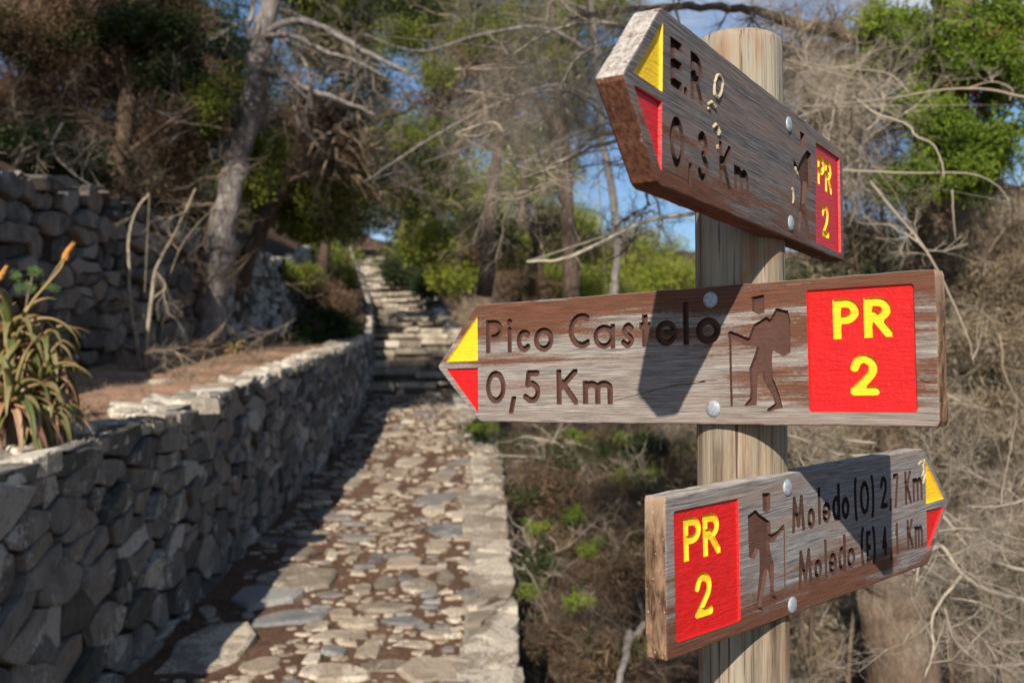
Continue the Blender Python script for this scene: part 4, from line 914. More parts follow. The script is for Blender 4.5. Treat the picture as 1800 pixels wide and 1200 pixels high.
# ---- brown, half-dead conifers at the upper left
B = tree('dark half-dead conifer with brown needles behind the terrace wall at the upper left', 'conifer', ipts((214, 470, 12.4), (208, 360, 12.4), (212, 250, 12.4), (232, 130, 12.4), (240, 0, 12.5), (236, -120, 12.6)), .15, .07, BK_BROWN, 'conifer_tree')
for L_ in [ipts((212, 235, 12.4), (150, 205, 12), (60, 200, 11.7), (-40, 198, 11.5)), ipts((212, 238, 12.4), (170, 215, 12), (110, 212, 11.8)), ipts((225, 170, 12.4), (170, 100, 12.2), (110, 60, 12)), ipts((212, 280, 12.4), (290, 220, 12), (350, 180, 11.8)), ipts((75, 200, 11.7), (90, 250, 11.6), (120, 300, 11.5), (170, 335, 11.4)), ipts((238, 100, 12.4), (310, 60, 12.2), (390, 40, 12))]:
    limb(B, L_, .035, .012, BK_BROWN, sides=6, extra=(TWM, 4, .6))
bl = [blob(90, 60, 12, 130, 85), blob(290, 75, 12.6, 130, 90), blob(40, 190, 12.6, 100, 70), blob(330, 215, 12.8, 95, 70), blob(150, 175, 12.8, 110, 60), blob(200, -60, 12.4, 240, 60), blob(180, 330, 13, 60, 50)]
crown(B, bl, LF_BROWN, LB_DEAD, .24, 5.0, gappy=.18, sd=5)
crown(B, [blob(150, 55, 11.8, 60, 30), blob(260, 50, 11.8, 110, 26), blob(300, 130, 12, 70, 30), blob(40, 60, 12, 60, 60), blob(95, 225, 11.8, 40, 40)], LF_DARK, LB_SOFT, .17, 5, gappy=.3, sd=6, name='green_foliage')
twigs(B, [blob(120, 150, 12, 140, 110), blob(300, 170, 12, 110, 120)], TW_DARK, TWB, .8, 6)
crown(B, [((-6.2, 9.2, 6.3), (1.6, 1.2, .7)), ((-4.2, 9.8, 6.6), (1.5, 1.3, .7)), ((-5.5, 7.6, 5.9), (1.5, 1.2, .6)), ((-7.6, 8.4, 6.2), (1.5, 1.3, .8))], LF_BROWN, LB_DEAD, .30, 2.2, gappy=.14, sd=7, name='added_shade_foliage')  # out-of-view foliage added to shade the woods at the upper left
B2 = tree('brown bushy conifer at the top left corner beyond the terrace wall', 'conifer', ipts((40, 420, 16.5), (50, 240, 16.5), (70, 60, 16.5), (80, -120, 16.6)), .14, .05, BK_DARK, 'conifer_tree')
crown(B2, [blob(60, 20, 16.5, 150, 110), blob(40, 200, 16.5, 130, 90), blob(170, 120, 16.8, 120, 90), blob(60, 310, 17, 120, 60)], LF_BROWN, LB_DEAD, .34, 5.5, gappy=.12, sd=8)
twigs(B2, [blob(80, 180, 16, 150, 130)], TW_DARK, TWB, 1.0, 14)
for lab, bs in [('dark bush on the slope above the left end of the terrace wall', [(20, 260, 10.5, 110, 36, .7), (120, 290, 11, 90, 30, .6)]), ('shadowy brown bush on the slope between the two left trunks', [(290, 350, 13.5, 90, 40, .7), (200, 330, 12.5, 60, 30, .6)])]:
    r_ = empty('bush', tuple(at(bs[0][0], bs[0][1]+40, bs[0][2])), lab, 'bush'); crown(r_, [blob(*b) for b in bs], LF_DARK if 'dark' in lab else LF_BROWN, LB_SOFT, .2, 3, 'foliage', gappy=.1, sd=77); twigs(r_, [blob(*b) for b in bs], TW_TAN, TWF, .6, 5)
B3 = tree('shadowy conifer with dark crown filling the woods between the brown conifer and the grey pine', 'conifer', ipts((300, 480, 18), (305, 280, 18), (330, 100, 18), (340, -80, 18)), .15, .06, BK_DARK, 'conifer_tree')
crown(B3, [blob(300, 60, 18, 150, 110), blob(330, 230, 18, 120, 110), blob(240, 340, 18, 100, 60), blob(420, 150, 18.6, 80, 130), blob(360, 380, 18.6, 80, 50)], LF_DARK, LB_PINE, .38, 5.5, gappy=.15, sd=9)
crown(B3, [blob(290, 160, 17.4, 140, 130)], LF_BROWN, LB_DEAD, .34, 4, gappy=.2, sd=10, name='dead_foliage')
# ---- leaning dark tree between the grey pine and the stairs
C_ = tree('dark trunk leaning right with brown drooping crown just left of the stairs', 'tree', ipts((402, 560, 15), (430, 470, 15), (470, 380, 15), (505, 310, 15), (530, 240, 15), (540, 150, 15.1)), .15, .06, BK_DARK, 'leaning_tree')
for L_ in [ipts((500, 320, 15), (560, 300, 14.8), (620, 310, 14.6), (650, 360, 14.5)), ipts((520, 270, 15), (600, 225, 14.7), (690, 205, 14.5), (730, 190, 14.4)), ipts((620, 300, 14.6), (660, 340, 14.5), (690, 400, 14.4))]: limb(C_, L_, .035, .012, BK_BROWN, sides=6, extra=(TWM, 4, .6))
crown(C_, [blob(530, 225, 15, 105, 36), blob(600, 265, 15, 80, 32), blob(500, 280, 15.2, 90, 36), blob(570, 200, 14.8, 80, 24)], LF_BROWN, LB_DEAD, .24, 6, gappy=.2, sd=12)
crown(C_, [blob(530, 370, 15.6, 105, 50), blob(600, 330, 15.6, 80, 40), blob(480, 330, 15.4, 60, 30), blob(560, 400, 16, 60, 26)], LF_OLIVE, LB_SOFT, .22, 5.5, gappy=.2, sd=13, name='green_foliage')
twigs(C_, [blob(600, 260, 14.6, 120, 90)], TW_TAN, TWF, .8, 20)

# ---- woods behind: tall crowns with the sky between them
def back_tree(label, x, y0, y1, Z, r, lean, blobs, m, T=LB_PINE, size=.34, dens=3.6, gappy=.32, bk=BK_DARK, nm='pine_tree', tw=(TW_DARK, 5, .8), grp=None):
    t = tree(label, 'tree' if nm == 'tree' else 'pine tree', ipts((x, y0, Z), (x+lean*.4, y0+(y1-y0)*.45, Z), (x+lean, y1, Z)), r, r*.35, bk, nm, grp)
    bb = [blob(*b) for b in blobs]; crown(t, bb, m, T, size, dens, gappy=gappy, sd=x*.01)
    for b in blobs[:4]:
        s = at(x+lean*.6, y0+(y1-y0)*.6, Z); limb(t, [s, (s+at(b[0], b[1], b[2]))/2+Vector((0, 0, .3)), at(b[0], b[1], b[2])], r*.35, r*.1, bk, sides=6)
    if tw: twigs(t, bb, tw[0], TWF, tw[2], tw[1])
    return t
back_tree('olive pine spreading over the stairs with small gaps of blue sky', 565, 480, -40, 21, .13, 60, [(610, 90, 21, 90, 50), (560, 190, 22, 80, 60), (690, 240, 21, 90, 40), (640, 0, 21, 110, 50), (760, 240, 21.5, 80, 40), (560, 60, 21, 60, 60), (720, 60, 21, 70, 30)], LF_OLIVE, gappy=.22, dens=4.2)
back_tree('dull green rounded tree above the top of the stairs', 706, 452, 240, 42, .12, 5, [(670, 330, 42, 72, 50), (640, 372, 42, 60, 30), (700, 290, 42, 60, 34)], LF_BLUE, LB_SOFT, .5, 5, .15, nm='tree', tw=None)
back_tree('tall pine with dark green needles at the top centre', 850, 520, -60, 18.5, .15, 60, [(860, 50, 18, 110, 60), (960, 40, 18, 90, 60), (780, 20, 18.4, 80, 40), (900, 130, 18.5, 90, 50), (1010, 110, 18.5, 70, 60), (1050, -10, 18, 90, 50), (830, 210, 19, 90, 40), (940, 230, 19, 80, 40), (1000, 180, 19, 50, 40)], LF_OLIVE, gappy=.22, dens=4.2)
back_tree('yellow-green pine lit by the sun behind the left tip of the middle board', 812, 575, 290, 24, .15, 65, [(770, 430, 24, 80, 40), (850, 400, 24, 80, 40), (740, 350, 25, 70, 40), (870, 470, 23.5, 90, 34), (780, 300, 25, 70, 36), (800, 490, 24, 50, 24)], LF_YEL, LB_SOFT, .30, 4.6, .28, bk=BK_BROWN)
back_tree('sunlit pine with yellow-green and brown clumps above the middle board', 905, 560, 250, 27, .17, 20, [(930, 440, 27, 90, 40), (1000, 500, 26, 110, 34), (900, 330, 28, 90, 50), (980, 390, 28, 90, 36), (880, 250, 28, 80, 40), (960, 300, 28, 60, 50)], LF_YEL, LB_PINE, .38, 5.2, .18, bk=BK_DARK)
back_tree('green pine behind the post under the dead branches', 1090, 560, 400, 30, .16, 10, [(1060, 470, 30, 90, 34), (1130, 440, 31, 80, 30), (1180, 490, 29, 80, 36), (1040, 430, 32, 70, 26)], LF_YEL, LB_PINE, .42, 5, .15)
back_tree('brown drooping tree left of the post behind the green pines', 960, 560, 380, 22, .12, -30, [(920, 500, 22, 60, 20), (860, 440, 22, 50, 24), (1010, 440, 22, 50, 22), (960, 400, 22.5, 50, 18)], LF_BROWN, LB_DEAD, .30, 4.5, .3, nm='tree')
back_tree('far dark pine rising over the stairs', 585, 470, 200, 40, .2, 10, [(590, 260, 40, 70, 70), (640, 190, 40, 60, 60), (560, 340, 40, 60, 50), (610, 400, 42, 60, 30), (520, 400, 40, 60, 40)], LF_DARK, LB_PINE, .6, 5, .1, tw=None)
back_tree('far olive pine on the hillside to the right of the stair top', 760, 500, 260, 44, .22, 10, [(740, 400, 44, 80, 40), (820, 330, 44, 80, 60), (880, 420, 46, 90, 40), (720, 470, 40, 60, 24)], LF_OLIVE, LB_PINE, .6, 5, .12, tw=None)
back_tree('far pine low on the horizon behind the middle board', 1200, 600, 500, 48, .22, 10, [(1150, 540, 48, 130, 34), (1000, 550, 46, 130, 34), (1300, 520, 50, 120, 40), (880, 560, 46, 90, 34)], LF_OLIVE, LB_PINE, .7, 5, .05, tw=None)
back_tree('dead brown-needled conifer spreading behind the dead branches at the top centre', 1010, 620, -40, 13, .12, -40, [(800, 130, 13, 90, 34), (900, 200, 13, 80, 30), (760, 180, 13.4, 70, 24), (1000, 60, 13, 100, 40), (860, 90, 13.2, 80, 30)], LF_BROWN, LB_DEAD, .24, 2.6, .45, nm='tree', bk=BK_DARK, tw=(TW_TAN, 4, .8))

W_ = tree('slender grey pine with sparse needles whose bare branches reach left over the path', 'pine tree', ipts((1075, 640, 9.5), (1080, 520, 9.5), (1085, 400, 9.5), (1060, 250, 9.5), (1050, 100, 9.4), (1030, -60, 9.3)), .045, .025, BK_GREY, 'slender_pine')
for L_ in [ipts((1060, 180, 9.5), (980, 150, 9.2), (880, 180, 9), (780, 230, 8.8), (700, 280, 8.7), (640, 320, 8.7)), ipts((1050, 100, 9.4), (960, 50, 9.2), (850, 60, 9), (740, 90, 8.9), (640, 60, 8.8)), ipts((1060, 220, 9.5), (980, 250, 9.3), (900, 300, 9.1), (820, 320, 9)), ipts((1040, 20, 9.4), (940, -10, 9.2), (820, 0, 9))]:
    limb(W_, L_, .020, .005, BK_GREY, sides=6, wob=.2, extra=(TWT, 8, .5))
crown(W_, [blob(860, 60, 10.5, 90, 34, .5), blob(960, 110, 10.5, 70, 30, .5), blob(780, 130, 10.5, 70, 24, .4), blob(700, 60, 10.5, 60, 24, .4), blob(1010, 30, 10.5, 60, 30, .4)], LF_OLIVE, LB_PINE, .15, 2.4, 'sparse_needles', gappy=.32, sd=81)
# ---- bare dead tree whose pale branches reach left past the top board
D = empty('bare_dead_tree', (1.27, 5.6, -1.2), 'bare dead tree with bleached branches reaching left from behind the post', 'dead tree')
limb(D, [Vector((1.27, 5.6, -1.3)), Vector((1.26, 5.6, .3)), Vector((1.24, 5.5, 1.6)), at(1290, 230, 5.4), at(1292, 130, 5.4)], .10, .04, BK_GREY, 'trunk', 10)
for L_, a, b, e in [(ipts((1285, 240, 5.4), (1180, 235, 5.1), (1110, 232, 5), (1050, 240, 4.9), (1000, 275, 4.8), (940, 300, 4.8), (890, 285, 4.7)), .020, .006, 22),
                    (ipts((1285, 250, 5.4), (1180, 250, 5.1), (1110, 245, 5), (1040, 260, 4.9), (985, 290, 4.8), (920, 312, 4.7)), .016, .005, 18),
                    (ipts((1050, 240, 4.9), (1000, 200, 4.8), (985, 165, 4.8), (1010, 110, 4.7), (1060, 70, 4.7)), .011, .004, 16),
                    (ipts((905, 285, 4.7), (888, 245, 4.7), (870, 216, 4.7), (820, 228, 4.7), (800, 235, 4.7)), .009, .004, 5),
                    (ipts((1290, 340, 5.4), (1230, 372, 5.2), (1140, 388, 5.1), (1060, 425, 5), (990, 455, 4.9), (925, 460, 4.9)), .014, .006, 8),
                    (ipts((1100, 70, 4.9), (1060, 95, 4.8), (1010, 145, 4.8), (990, 175, 4.8)), .006, .003, 8),
                    (ipts((1070, 210, 4.9), (1000, 160, 4.8), (900, 168, 4.7), (820, 160, 4.7)), .006, .003, 5),
                    (ipts((1040, 90, 5), (960, 110, 4.9), (900, 120, 4.9), (800, 122, 4.9)), .006, .003, 5),
                    (ipts((1270, 110, 5.3), (1160, 60, 5.1), (1040, 40, 5), (960, 60, 4.9), (880, 110, 4.9)), .012, .004, 16),
                    (ipts((1030, 300, 4.9), (960, 330, 4.8), (900, 352, 4.8), (860, 343, 4.8)), .006, .003, 4),
                    (ipts((930, 280, 4.7), (960, 300, 4.7), (985, 318, 4.7), (1020, 315, 4.7)), .005, .002, 4)]:
    limb(D, L_, a, b, TW_PALE, sides=6, wob=.2, extra=(TWT, e, .26))
twigs(D, [blob(1000, 215, 4.9, 70, 80, .4), blob(1060, 120, 5, 60, 60, .4)], TW_PALE, TWT, .28, 9)
twigs(D, [blob(1130, 380, 5.6, 90, 80, .5), blob(1170, 300, 5.6, 60, 60, .5)], TW_DARK, TWF, .3, 9, name='fine_twigs')

# ---- juniper on the right with the thick branch running to the left
J = tree('big juniper with bright green sprays and brown trunk on the right', 'juniper', [Vector((2.72, 6.6, -1.5)), at(1585, 1150, 6.6), at(1582, 1000, 6.6), at(1600, 760, 6.7), at(1650, 420, 6.8), at(1665, 200, 6.8), at(1680, 20, 6.8), at(1700, -150, 6.8)], .235, .14, BK_BROWN, 'juniper_tree')
for L_, a, b, e in [(ipts((1680, 170, 6.8), (1600, 105, 6.6), (1530, 76, 6.5), (1460, 55, 6.4), (1400, 42, 6.3), (1330, 20, 6.2), (1250, 14, 6.2), (1120, 16, 6.1), (1000, 30, 6)), .050, .014, 26),
                    (ipts((1500, 66, 6.5), (1430, 88, 6.4), (1370, 110, 6.4), (1330, 150, 6.4)), .018, .006, 14), (ipts((1660, 330, 6.8), (1760, 330, 6.6), (1850, 350, 6.5)), .045, .02, 4),
                    (ipts((1660, 230, 6.8), (1600, 225, 6.6), (1540, 240, 6.5), (1480, 245, 6.4), (1420, 235, 6.4)), .02, .006, 14), (ipts((1690, -10, 6.8), (1640, -20, 6.6), (1590, -30, 6.5)), .07, .04, 0)]:
    limb(J, L_, a, b, BK_BROWN, sides=7, extra=(TWM, e, .34) if e else None)
jb = [blob(1640, 60, 6.0, 62, 48, .5), (blob(1740, 50, 6.0, 95, 70, .5)), blob(1560, 50, 6.2, 44, 34, .4), blob(1720, 120, 5.9, 60, 34, .4), blob(1600, 100, 6.2, 50, 24, .4), blob(1560, 110, 6.3, 46, 26, .3),
      blob(1650, 250, 5.8, 36, 50, .35), blob(1730, 270, 5.7, 66, 66, .45), blob(1660, 205, 5.8, 60, 26, .35), blob(1610, 320, 5.8, 48, 28, .35), blob(1690, 315, 5.7, 70, 30, .4), blob(1570, 325, 5.8, 30, 20, .2), blob(1780, 150, 6, 50, 40, .4), blob(1500, 140, 6.5, 30, 20, .3), blob(1600, 190, 6.2, 40, 26, .3), blob(1535, 30, 6.3, 26, 14, .2)]
crown(J, jb, LF_JUN, JUN, .105, 4.2, gappy=.24, sd=20, shell=.3)
crown(J, [blob(1740, 75, 6.1, 80, 30, .4), blob(1690, 165, 6, 60, 20, .3), blob(1790, 100, 6, 30, 30, .3)], LF_RUST, JUN, .08, .9, gappy=.3, sd=21, name='rusty_sprays')
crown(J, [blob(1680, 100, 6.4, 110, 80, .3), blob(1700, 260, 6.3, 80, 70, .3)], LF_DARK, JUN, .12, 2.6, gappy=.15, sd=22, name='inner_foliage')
twigs(J, [blob(1440, 200, 5.8, 90, 80, .3), blob(1500, 260, 5.8, 70, 60, .3), blob(1420, 120, 6, 70, 60, .3)], TW_PALE, TWT, .45, 16, name='fine_twigs')
twigs(J, [blob(1410, 190, 6.9, 90, 70, .5), blob(1480, 130, 6.8, 80, 60, .5), blob(1440, 170, 6.6, 70, 60, .5), blob(1390, 110, 6.8, 60, 40, .5), blob(1500, 190, 6.6, 80, 50, .5)], TW_TAN, TWB, .42, 26)
# pale sticks in front of the juniper
S_ = empty('bleached_branch', tuple(at(1800, 170, 5.2)), 'long bleached bare branch arching in front of the green juniper', 'dead branch')
for L_, a, b in [(ipts((1880, 185, 5.2), (1800, 172, 5.2), (1730, 158, 5.2), (1650, 160, 5.2), (1560, 175, 5.2), (1480, 183, 5.2), (1400, 188, 5.3)), .009, .003), (ipts((1700, 157, 5.2), (1745, 145, 5.2), (1780, 158, 5.2), (1775, 178, 5.2)), .003, .002), (ipts((1600, 165, 5.2), (1560, 130, 5.2), (1480, 120, 5.2), (1380, 105, 5.2)), .004, .002)]:
    limb(S_, L_, a, b, TW_PALE, 'branch', 5, .1, extra=(TWM, 3, .15))
S_ = empty('bleached_branch', tuple(at(1640, 340, 5.0)), 'crooked bleached twig hanging between the green juniper sprays', 'dead branch')
for L_, a, b in [(ipts((1500, 170, 5.4), (1540, 200, 5.2), (1595, 220, 5.1), (1610, 240, 5), (1640, 255, 5), (1655, 285, 5), (1660, 310, 5)), .007, .004), (ipts((1480, 300, 5.2), (1600, 305, 5.1), (1700, 306, 5), (1750, 325, 5), (1775, 356, 5)), .005, .002), (ipts((1674, 335, 5), (1676, 380, 5), (1680, 420, 5)), .005, .002)]:
    limb(S_, L_, a, b, TW_PALE, 'branch', 5, .1)
S_ = empty('bleached_branch', tuple(at(1620, 460, 4.8)), 'straight bleached branch slanting down to the right beside the boards', 'dead branch')
limb(S_, ipts((1530, 320, 5.4), (1570, 370, 5.2), (1620, 430, 5), (1660, 500, 4.9), (1700, 590, 4.8), (1712, 640, 4.8)), .008, .003, TW_PALE, 'branch', 5, .1, extra=(TWM, 6, .2))

# ---- the mass of dead brush on the right
def brush(label, blobs, dens_t, dens_l, size=.30, tan=True, n=16):
    c = blobs[0]; root = empty('dead_shrub', (at(c[0], c[1], c[2]).x, c[2], lowz(at(c[0], c[1], c[2]).x, c[2])), label, 'dead shrub')
    bb = [blob(*b) for b in blobs]
    g = Geo()
    base_ = Vector(root.location)
    for cc, r in bb:
        for _ in range(1):
            q = Vector(cc)+Vector((rnd.uniform(-.5, .5)*r[0], rnd.uniform(-.5, .5)*r[1], r[2]*rnd.uniform(-.3, .6)))
            P = catmull([np.array(base_+Vector((rnd.uniform(-.15, .15), rnd.uniform(-.1, .1), -.1))), np.array((base_+q)/2+Vector((rnd.uniform(-.2, .2), rnd.uniform(-.2, .2), rnd.uniform(-.1, .2)))), np.array(q)], 6); tube(g, P, [.020, .006], 5, .2)
    g.build('stems', TW_DARK, root, smooth=True)
    twigs(root, bb, TW_TAN, TWB, size*1.3, n//2)
    twigs(root, bb, TW_PALE, TWT, size*1.5, max(4, n//2), name='pale_twigs')
    crown(root, bb, LF_TAN, LB_DEAD, size*.45, dens_l*.8, name='dead_foliage', gappy=.28, sd=c[0]*.013)
    return root
brush('grey-brown dead brush behind the right end of the top board', [(1540, 330, 7.2, 90, 70, .6), (1450, 250, 7.4, 90, 70, .6), (1600, 420, 7.2, 80, 60, .5), (1510, 420, 7.5, 70, 50, .5)], 1, 2.6, .30)
brush('dense tangle of dead brown brush beyond the right end of the middle board', [(1740, 480, 6.2, 90, 70, .6), (1720, 600, 6.2, 90, 80, .6), (1700, 730, 6.3, 110, 70, .6), (1790, 400, 6.4, 60, 60, .5)], 1, 4.2, .28, n=22)
brush('dead brown brush below the middle board and right of the post', [(1450, 780, 6.8, 90, 50, .5), (1560, 760, 7.0, 100, 50, .5), (1480, 860, 7.4, 90, 50, .5)], 1, 2.2, .28)
brush('low tangle of dead twigs at the right edge below the brown brush', [(1760, 830, 6.3, 90, 60, .5), (1790, 930, 6.2, 60, 60, .5)], 1, 3.4, .28, n=20)
brush('dark dead shrub in the gap beneath the lower board', [(1450, 1060, 8.2, 110, 50, .6), (1650, 1000, 8.4, 120, 60, .6), (1440, 1160, 7.2, 60, 40, .5)], 1, 1.6, .34, n=10)
for lab, bs, m in [('dense green juniper mass closing the view far behind the brown brush', [(1500, 490, 11, 150, 80), (1740, 430, 11, 140, 110), (1420, 640, 12, 160, 90), (1640, 640, 11, 190, 120), (1780, 820, 10.5, 150, 120)], LF_DARK), ('dim undergrowth behind the lower board', [(1500, 860, 12, 200, 90), (1250, 820, 13, 140, 70), (1700, 1000, 11, 160, 100)], LF_DARK)]:
    r_ = empty('bush', (at(*bs[0][:3]).x, bs[0][2], -1.2), lab, 'bush'); crown(r_, [blob(*b) for b in bs], m, LB_SOFT, .26, 5, 'foliage', gappy=.1, sd=31)
    crown(r_, [blob(*b) for b in bs], LF_TAN, LB_DEAD, .26, 3, 'dead_foliage', gappy=.2, sd=33); twigs(r_, [blob(*b) for b in bs], TW_TAN, TWB, .9, 16)

# pale dead branches at the lower right
P_ = empty('bleached_branch', tuple(at(1800, 980, 3.6)), 'fan of bleached bare branches behind the tip of the lower board', 'dead branch')
for L_, a, b, e in [(ipts((1830, 1010, 3.6), (1750, 990, 3.5), (1700, 960, 3.4), (1650, 900, 3.4), (1600, 860, 3.4)), .009, .005, 9), (ipts((1820, 1060, 3.5), (1740, 1040, 3.4), (1690, 1010, 3.3), (1650, 960, 3.3), (1600, 1010, 3.25), (1585, 1000, 3.2)), .009, .006, 8),
                    (ipts((1690, 1010, 3.3), (1640, 1080, 3.3), (1640, 1140, 3.3), (1625, 1190, 3.3)), .006, .003, 7), (ipts((1830, 960, 3.6), (1760, 940, 3.5), (1700, 930, 3.4), (1640, 935, 3.3)), .006, .003, 8), (ipts((1840, 1120, 3.6), (1780, 1090, 3.5), (1720, 1060, 3.4), (1660, 1050, 3.4)), .006, .003, 8),
                    (ipts((1650, 960, 3.3), (1620, 980, 3.2), (1608, 1030, 3.2)), .007, .004, 2), (ipts((1660, 1070, 3.3), (1680, 1130, 3.3), (1740, 1180, 3.3)), .004, .002, 5), (ipts((1830, 870, 3.7), (1760, 890, 3.6), (1690, 890, 3.5)), .005, .002, 8), (ipts((1840, 1180, 3.6), (1760, 1150, 3.5), (1700, 1100, 3.4)), .006, .003, 8)]:
    limb(P_, L_, a, b, TW_PALE, 'branch', 6, .2, extra=(TWT, e, .22))
P_ = empty('bleached_branch', tuple(at(1420, 790, 4.2)), 'small bleached twigs sticking out right of the post between the two lower boards', 'dead branch')
for L_ in [ipts((1560, 800, 4.4), (1480, 800, 4.3), (1430, 780, 4.2), (1385, 765, 4.2)), ipts((1500, 820, 4.4), (1440, 815, 4.3), (1395, 790, 4.2)), ipts((1540, 780, 4.4), (1460, 770, 4.3), (1400, 752, 4.2))]: limb(P_, L_, .007, .003, TW_PALE, 'branch', 5, .2, extra=(TWM, 6, .14))

O_ = tree('unseen overhanging pine bough added above and behind the camera to shade the scrub below the kerb', 'pine tree', [Vector((3.2, -2.5, -1.3)), Vector((3.0, -2.3, 1)), Vector((2.4, -1.5, 3)), Vector((1.4, .5, 4)), Vector((.3, 2.5, 3.9))], .16, .04, BK_GREY)  # added bough, out of view; its crown is placed to shade the scrub
crown(O_, [((.35, 1.6, 3.6), (.75, .9, .35)), ((.25, 3.2, 3.9), (.8, .9, .4)), ((.6, 4.8, 4.5), (1.0, 1.0, .4))], LF_OLIVE, LB_PINE, .20, 2.4, gappy=.10, sd=71)
# ---- undergrowth below the kerb, between the path and the post
for lab, bs, gs in [('dead brown juniper scrub below the kerb wall', [(1150, 900, 9.4, 60, 50, .4), (960, 860, 9.0, 80, 36, .5), (1060, 880, 9.2, 90, 40, .5), (1000, 950, 8.3, 80, 30, .4)], [(945, 925, 8.0, 26, 10, .1), (1010, 905, 8.2, 24, 14, .1), (1090, 840, 9.6, 26, 14, .1)]),
                    ('scrub with fresh green sprigs beside the lower board', [(1060, 1010, 7.6, 80, 34, .4), (1110, 960, 8.2, 60, 40, .4)], [(1030, 970, 7.6, 22, 10, .1), (1010, 1060, 7.0, 34, 12, .1), (1060, 905, 8.6, 18, 12, .1), (1050, 950, 8, 18, 8, .1), (1140, 830, 10, 30, 14, .1)]),
                    ('dim scrub in the shade under the tip of the middle board', [(940, 780, 12, 90, 28, .6), (1060, 790, 12.5, 90, 34, .6), (1160, 800, 12, 70, 34, .6)], [(850, 750, 13.5, 40, 10, .2), (1000, 765, 12, 40, 12, .2), (1120, 770, 12, 40, 14, .2)]),
                    ('dry scrub at the foot of the kerb wall in the lower centre', [(960, 1120, 6.8, 50, 26, .3), (1060, 1150, 6.6, 60, 20, .3)], [(930, 1040, 7.2, 16, 8, .08), (1130, 1130, 6.8, 20, 8, .1)])]:
    c = at(*bs[0][:3]); r_ = empty('scrub', (c.x, c.y, lowz(c.x, c.y)), lab, 'shrub'); bb = [blob(*b) for b in bs]
    twigs(r_, bb, TW_DARK, TWB, .42, 10); crown(r_, bb, LF_BROWN, LB_DEAD, .15, 2.6, 'dead_foliage', gappy=.3, sd=41); crown(r_, bb, LF_DARK, LB_SOFT, .12, .8, 'dark_foliage', gappy=.4, sd=43)
    crown(r_, [blob(*b) for b in gs], LF_JUN, JUN, .065, 1.6, 'green_sprigs', gappy=.1, sd=44)
for lab, bs in [('dark green low bush in the shade between kerb wall and post', [(1000, 800, 10.5, 70, 22, .4), (1100, 850, 10, 50, 26, .4), (1140, 790, 11, 60, 26, .4)]), ('low dark shrub among the dry scrub left of the lower board', [(1100, 1000, 7.8, 36, 24, .25), (940, 990, 8, 36, 20, .25)])]:
    c = at(*bs[0][:3]); r_ = empty('bush', (c.x, c.y, lowz(c.x, c.y)), lab, 'bush'); crown(r_, [blob(*b) for b in bs], LF_DARK, LB_SOFT, .12, 2.4, 'foliage', gappy=.25, sd=46); twigs(r_, [blob(*b) for b in bs], TW_PALE, TWM, .4, 8)
P_ = empty('fallen_branch', tuple(at(1090, 1170, 6.4)), 'pale forked stick leaning on the ground left of the post', 'dead branch')
for L_ in [ipts((1105, 1110, 6.6), (1100, 1150, 6.4), (1088, 1190, 6.2), (1086, 1220, 6.2)), ipts((1180, 1060, 7), (1130, 1100, 6.7), (1102, 1130, 6.5))]: limb(P_, L_, .028, .016, BK_GREY, 'branch', 7, .2)
RL = ['pale rock just under the middle board, third from the post', 'pale rock under the middle board, second from the post', 'pale rock in the scrub touching the left side of the post', 'small rock under the middle board beside the post', 'small pale rock right of the kerb wall in the dark scrub', 'pale rock nearest the kerb wall below the middle board', 'pale rock beside the post under the lower board', 'small stone at the bottom edge near the kerb wall', 'small stone left of the lower board end', 'tiny pale stone at the foot of the kerb wall']
for i, (x, y, Z, s) in enumerate([(1050, 760, 15, .35), (1100, 800, 14, .3), (1170, 775, 15, .4), (1200, 790, 13.5, .25), (985, 830, 11, .12), (930, 790, 13, .22), (1180, 1130, 7.6, .12), (1010, 1180, 6.3, .06), (1110, 1090, 7.2, .07), (960, 1165, 6.4, .07)]):
    c = at(x, y, Z); z = lowz(c.x, c.y); flat_stone(c.x, c.y, s, s*.7, 0, s*.5, ST_CAP, None, k=9, name='rock', zf=lambda X, Y: lowz(X, Y)-.02)
    props([o for o in COL.objects if o.name.startswith('rock')][-1], RL[i], 'rock', 'rocks below the kerb wall')
# shrubs and rubble beside the stairs
for lab, bs, m, T, s in [('olive bush high on the bank above the stair side wall', [(560, 440, 30, 50, 24, 1), (590, 455, 28, 30, 20, .8)], LF_OLIVE, LB_SOFT, .3), ('brown dry bush on the bank left of the stair side wall', [(560, 520, 21, 40, 26, .7), (600, 540, 20.5, 30, 20, .4)], LF_BROWN, LB_DEAD, .22),
                      ('dark green shrub on the bank left of the lowest steps', [(575, 575, 17, 55, 28, .6), (540, 600, 16, 40, 18, .5)], LF_DARK, LB_SOFT, .20),
                      ('bright-topped green shrub hanging over the stair side wall', [(605, 495, 24, 24, 22, .6), (570, 480, 23, 40, 16, .6)], LF_OLIVE, LB_SOFT, .24),
                      ('green creeper on top of the terrace wall left of the stairs', [(490, 480, 19, 40, 14, .5), (530, 485, 20, 40, 12, .5)], LF_OLIVE, LB_SOFT, .2),
                      ('low mossy bush at the end of the retaining wall', [(600, 585, 18.5, 40, 12, .5)], LF_OLIVE, LB_SOFT, .18),
                      ('green shrub right of the stair parapet', [(760, 500, 30, 50, 18, 1), (720, 455, 36, 40, 14, 1), (700, 475, 34, 30, 18, 1)], LF_DARK, LB_SOFT, .36),
                      ('small dark bush by the right edge of the path below the arrow tip', [(845, 752, 14, 34, 10, .3)], LF_DARK, LB_SOFT, .14)]:
    c = at(*bs[0][:3]); r_ = empty('bush', (c.x, c.y, c.z-.4), lab, 'bush'); bb = [blob(*b) for b in bs]; crown(r_, bb, m, T, s, 6, 'foliage', gappy=.1, sd=51); twigs(r_, bb, TW_DARK, TWB, s*2, 5)
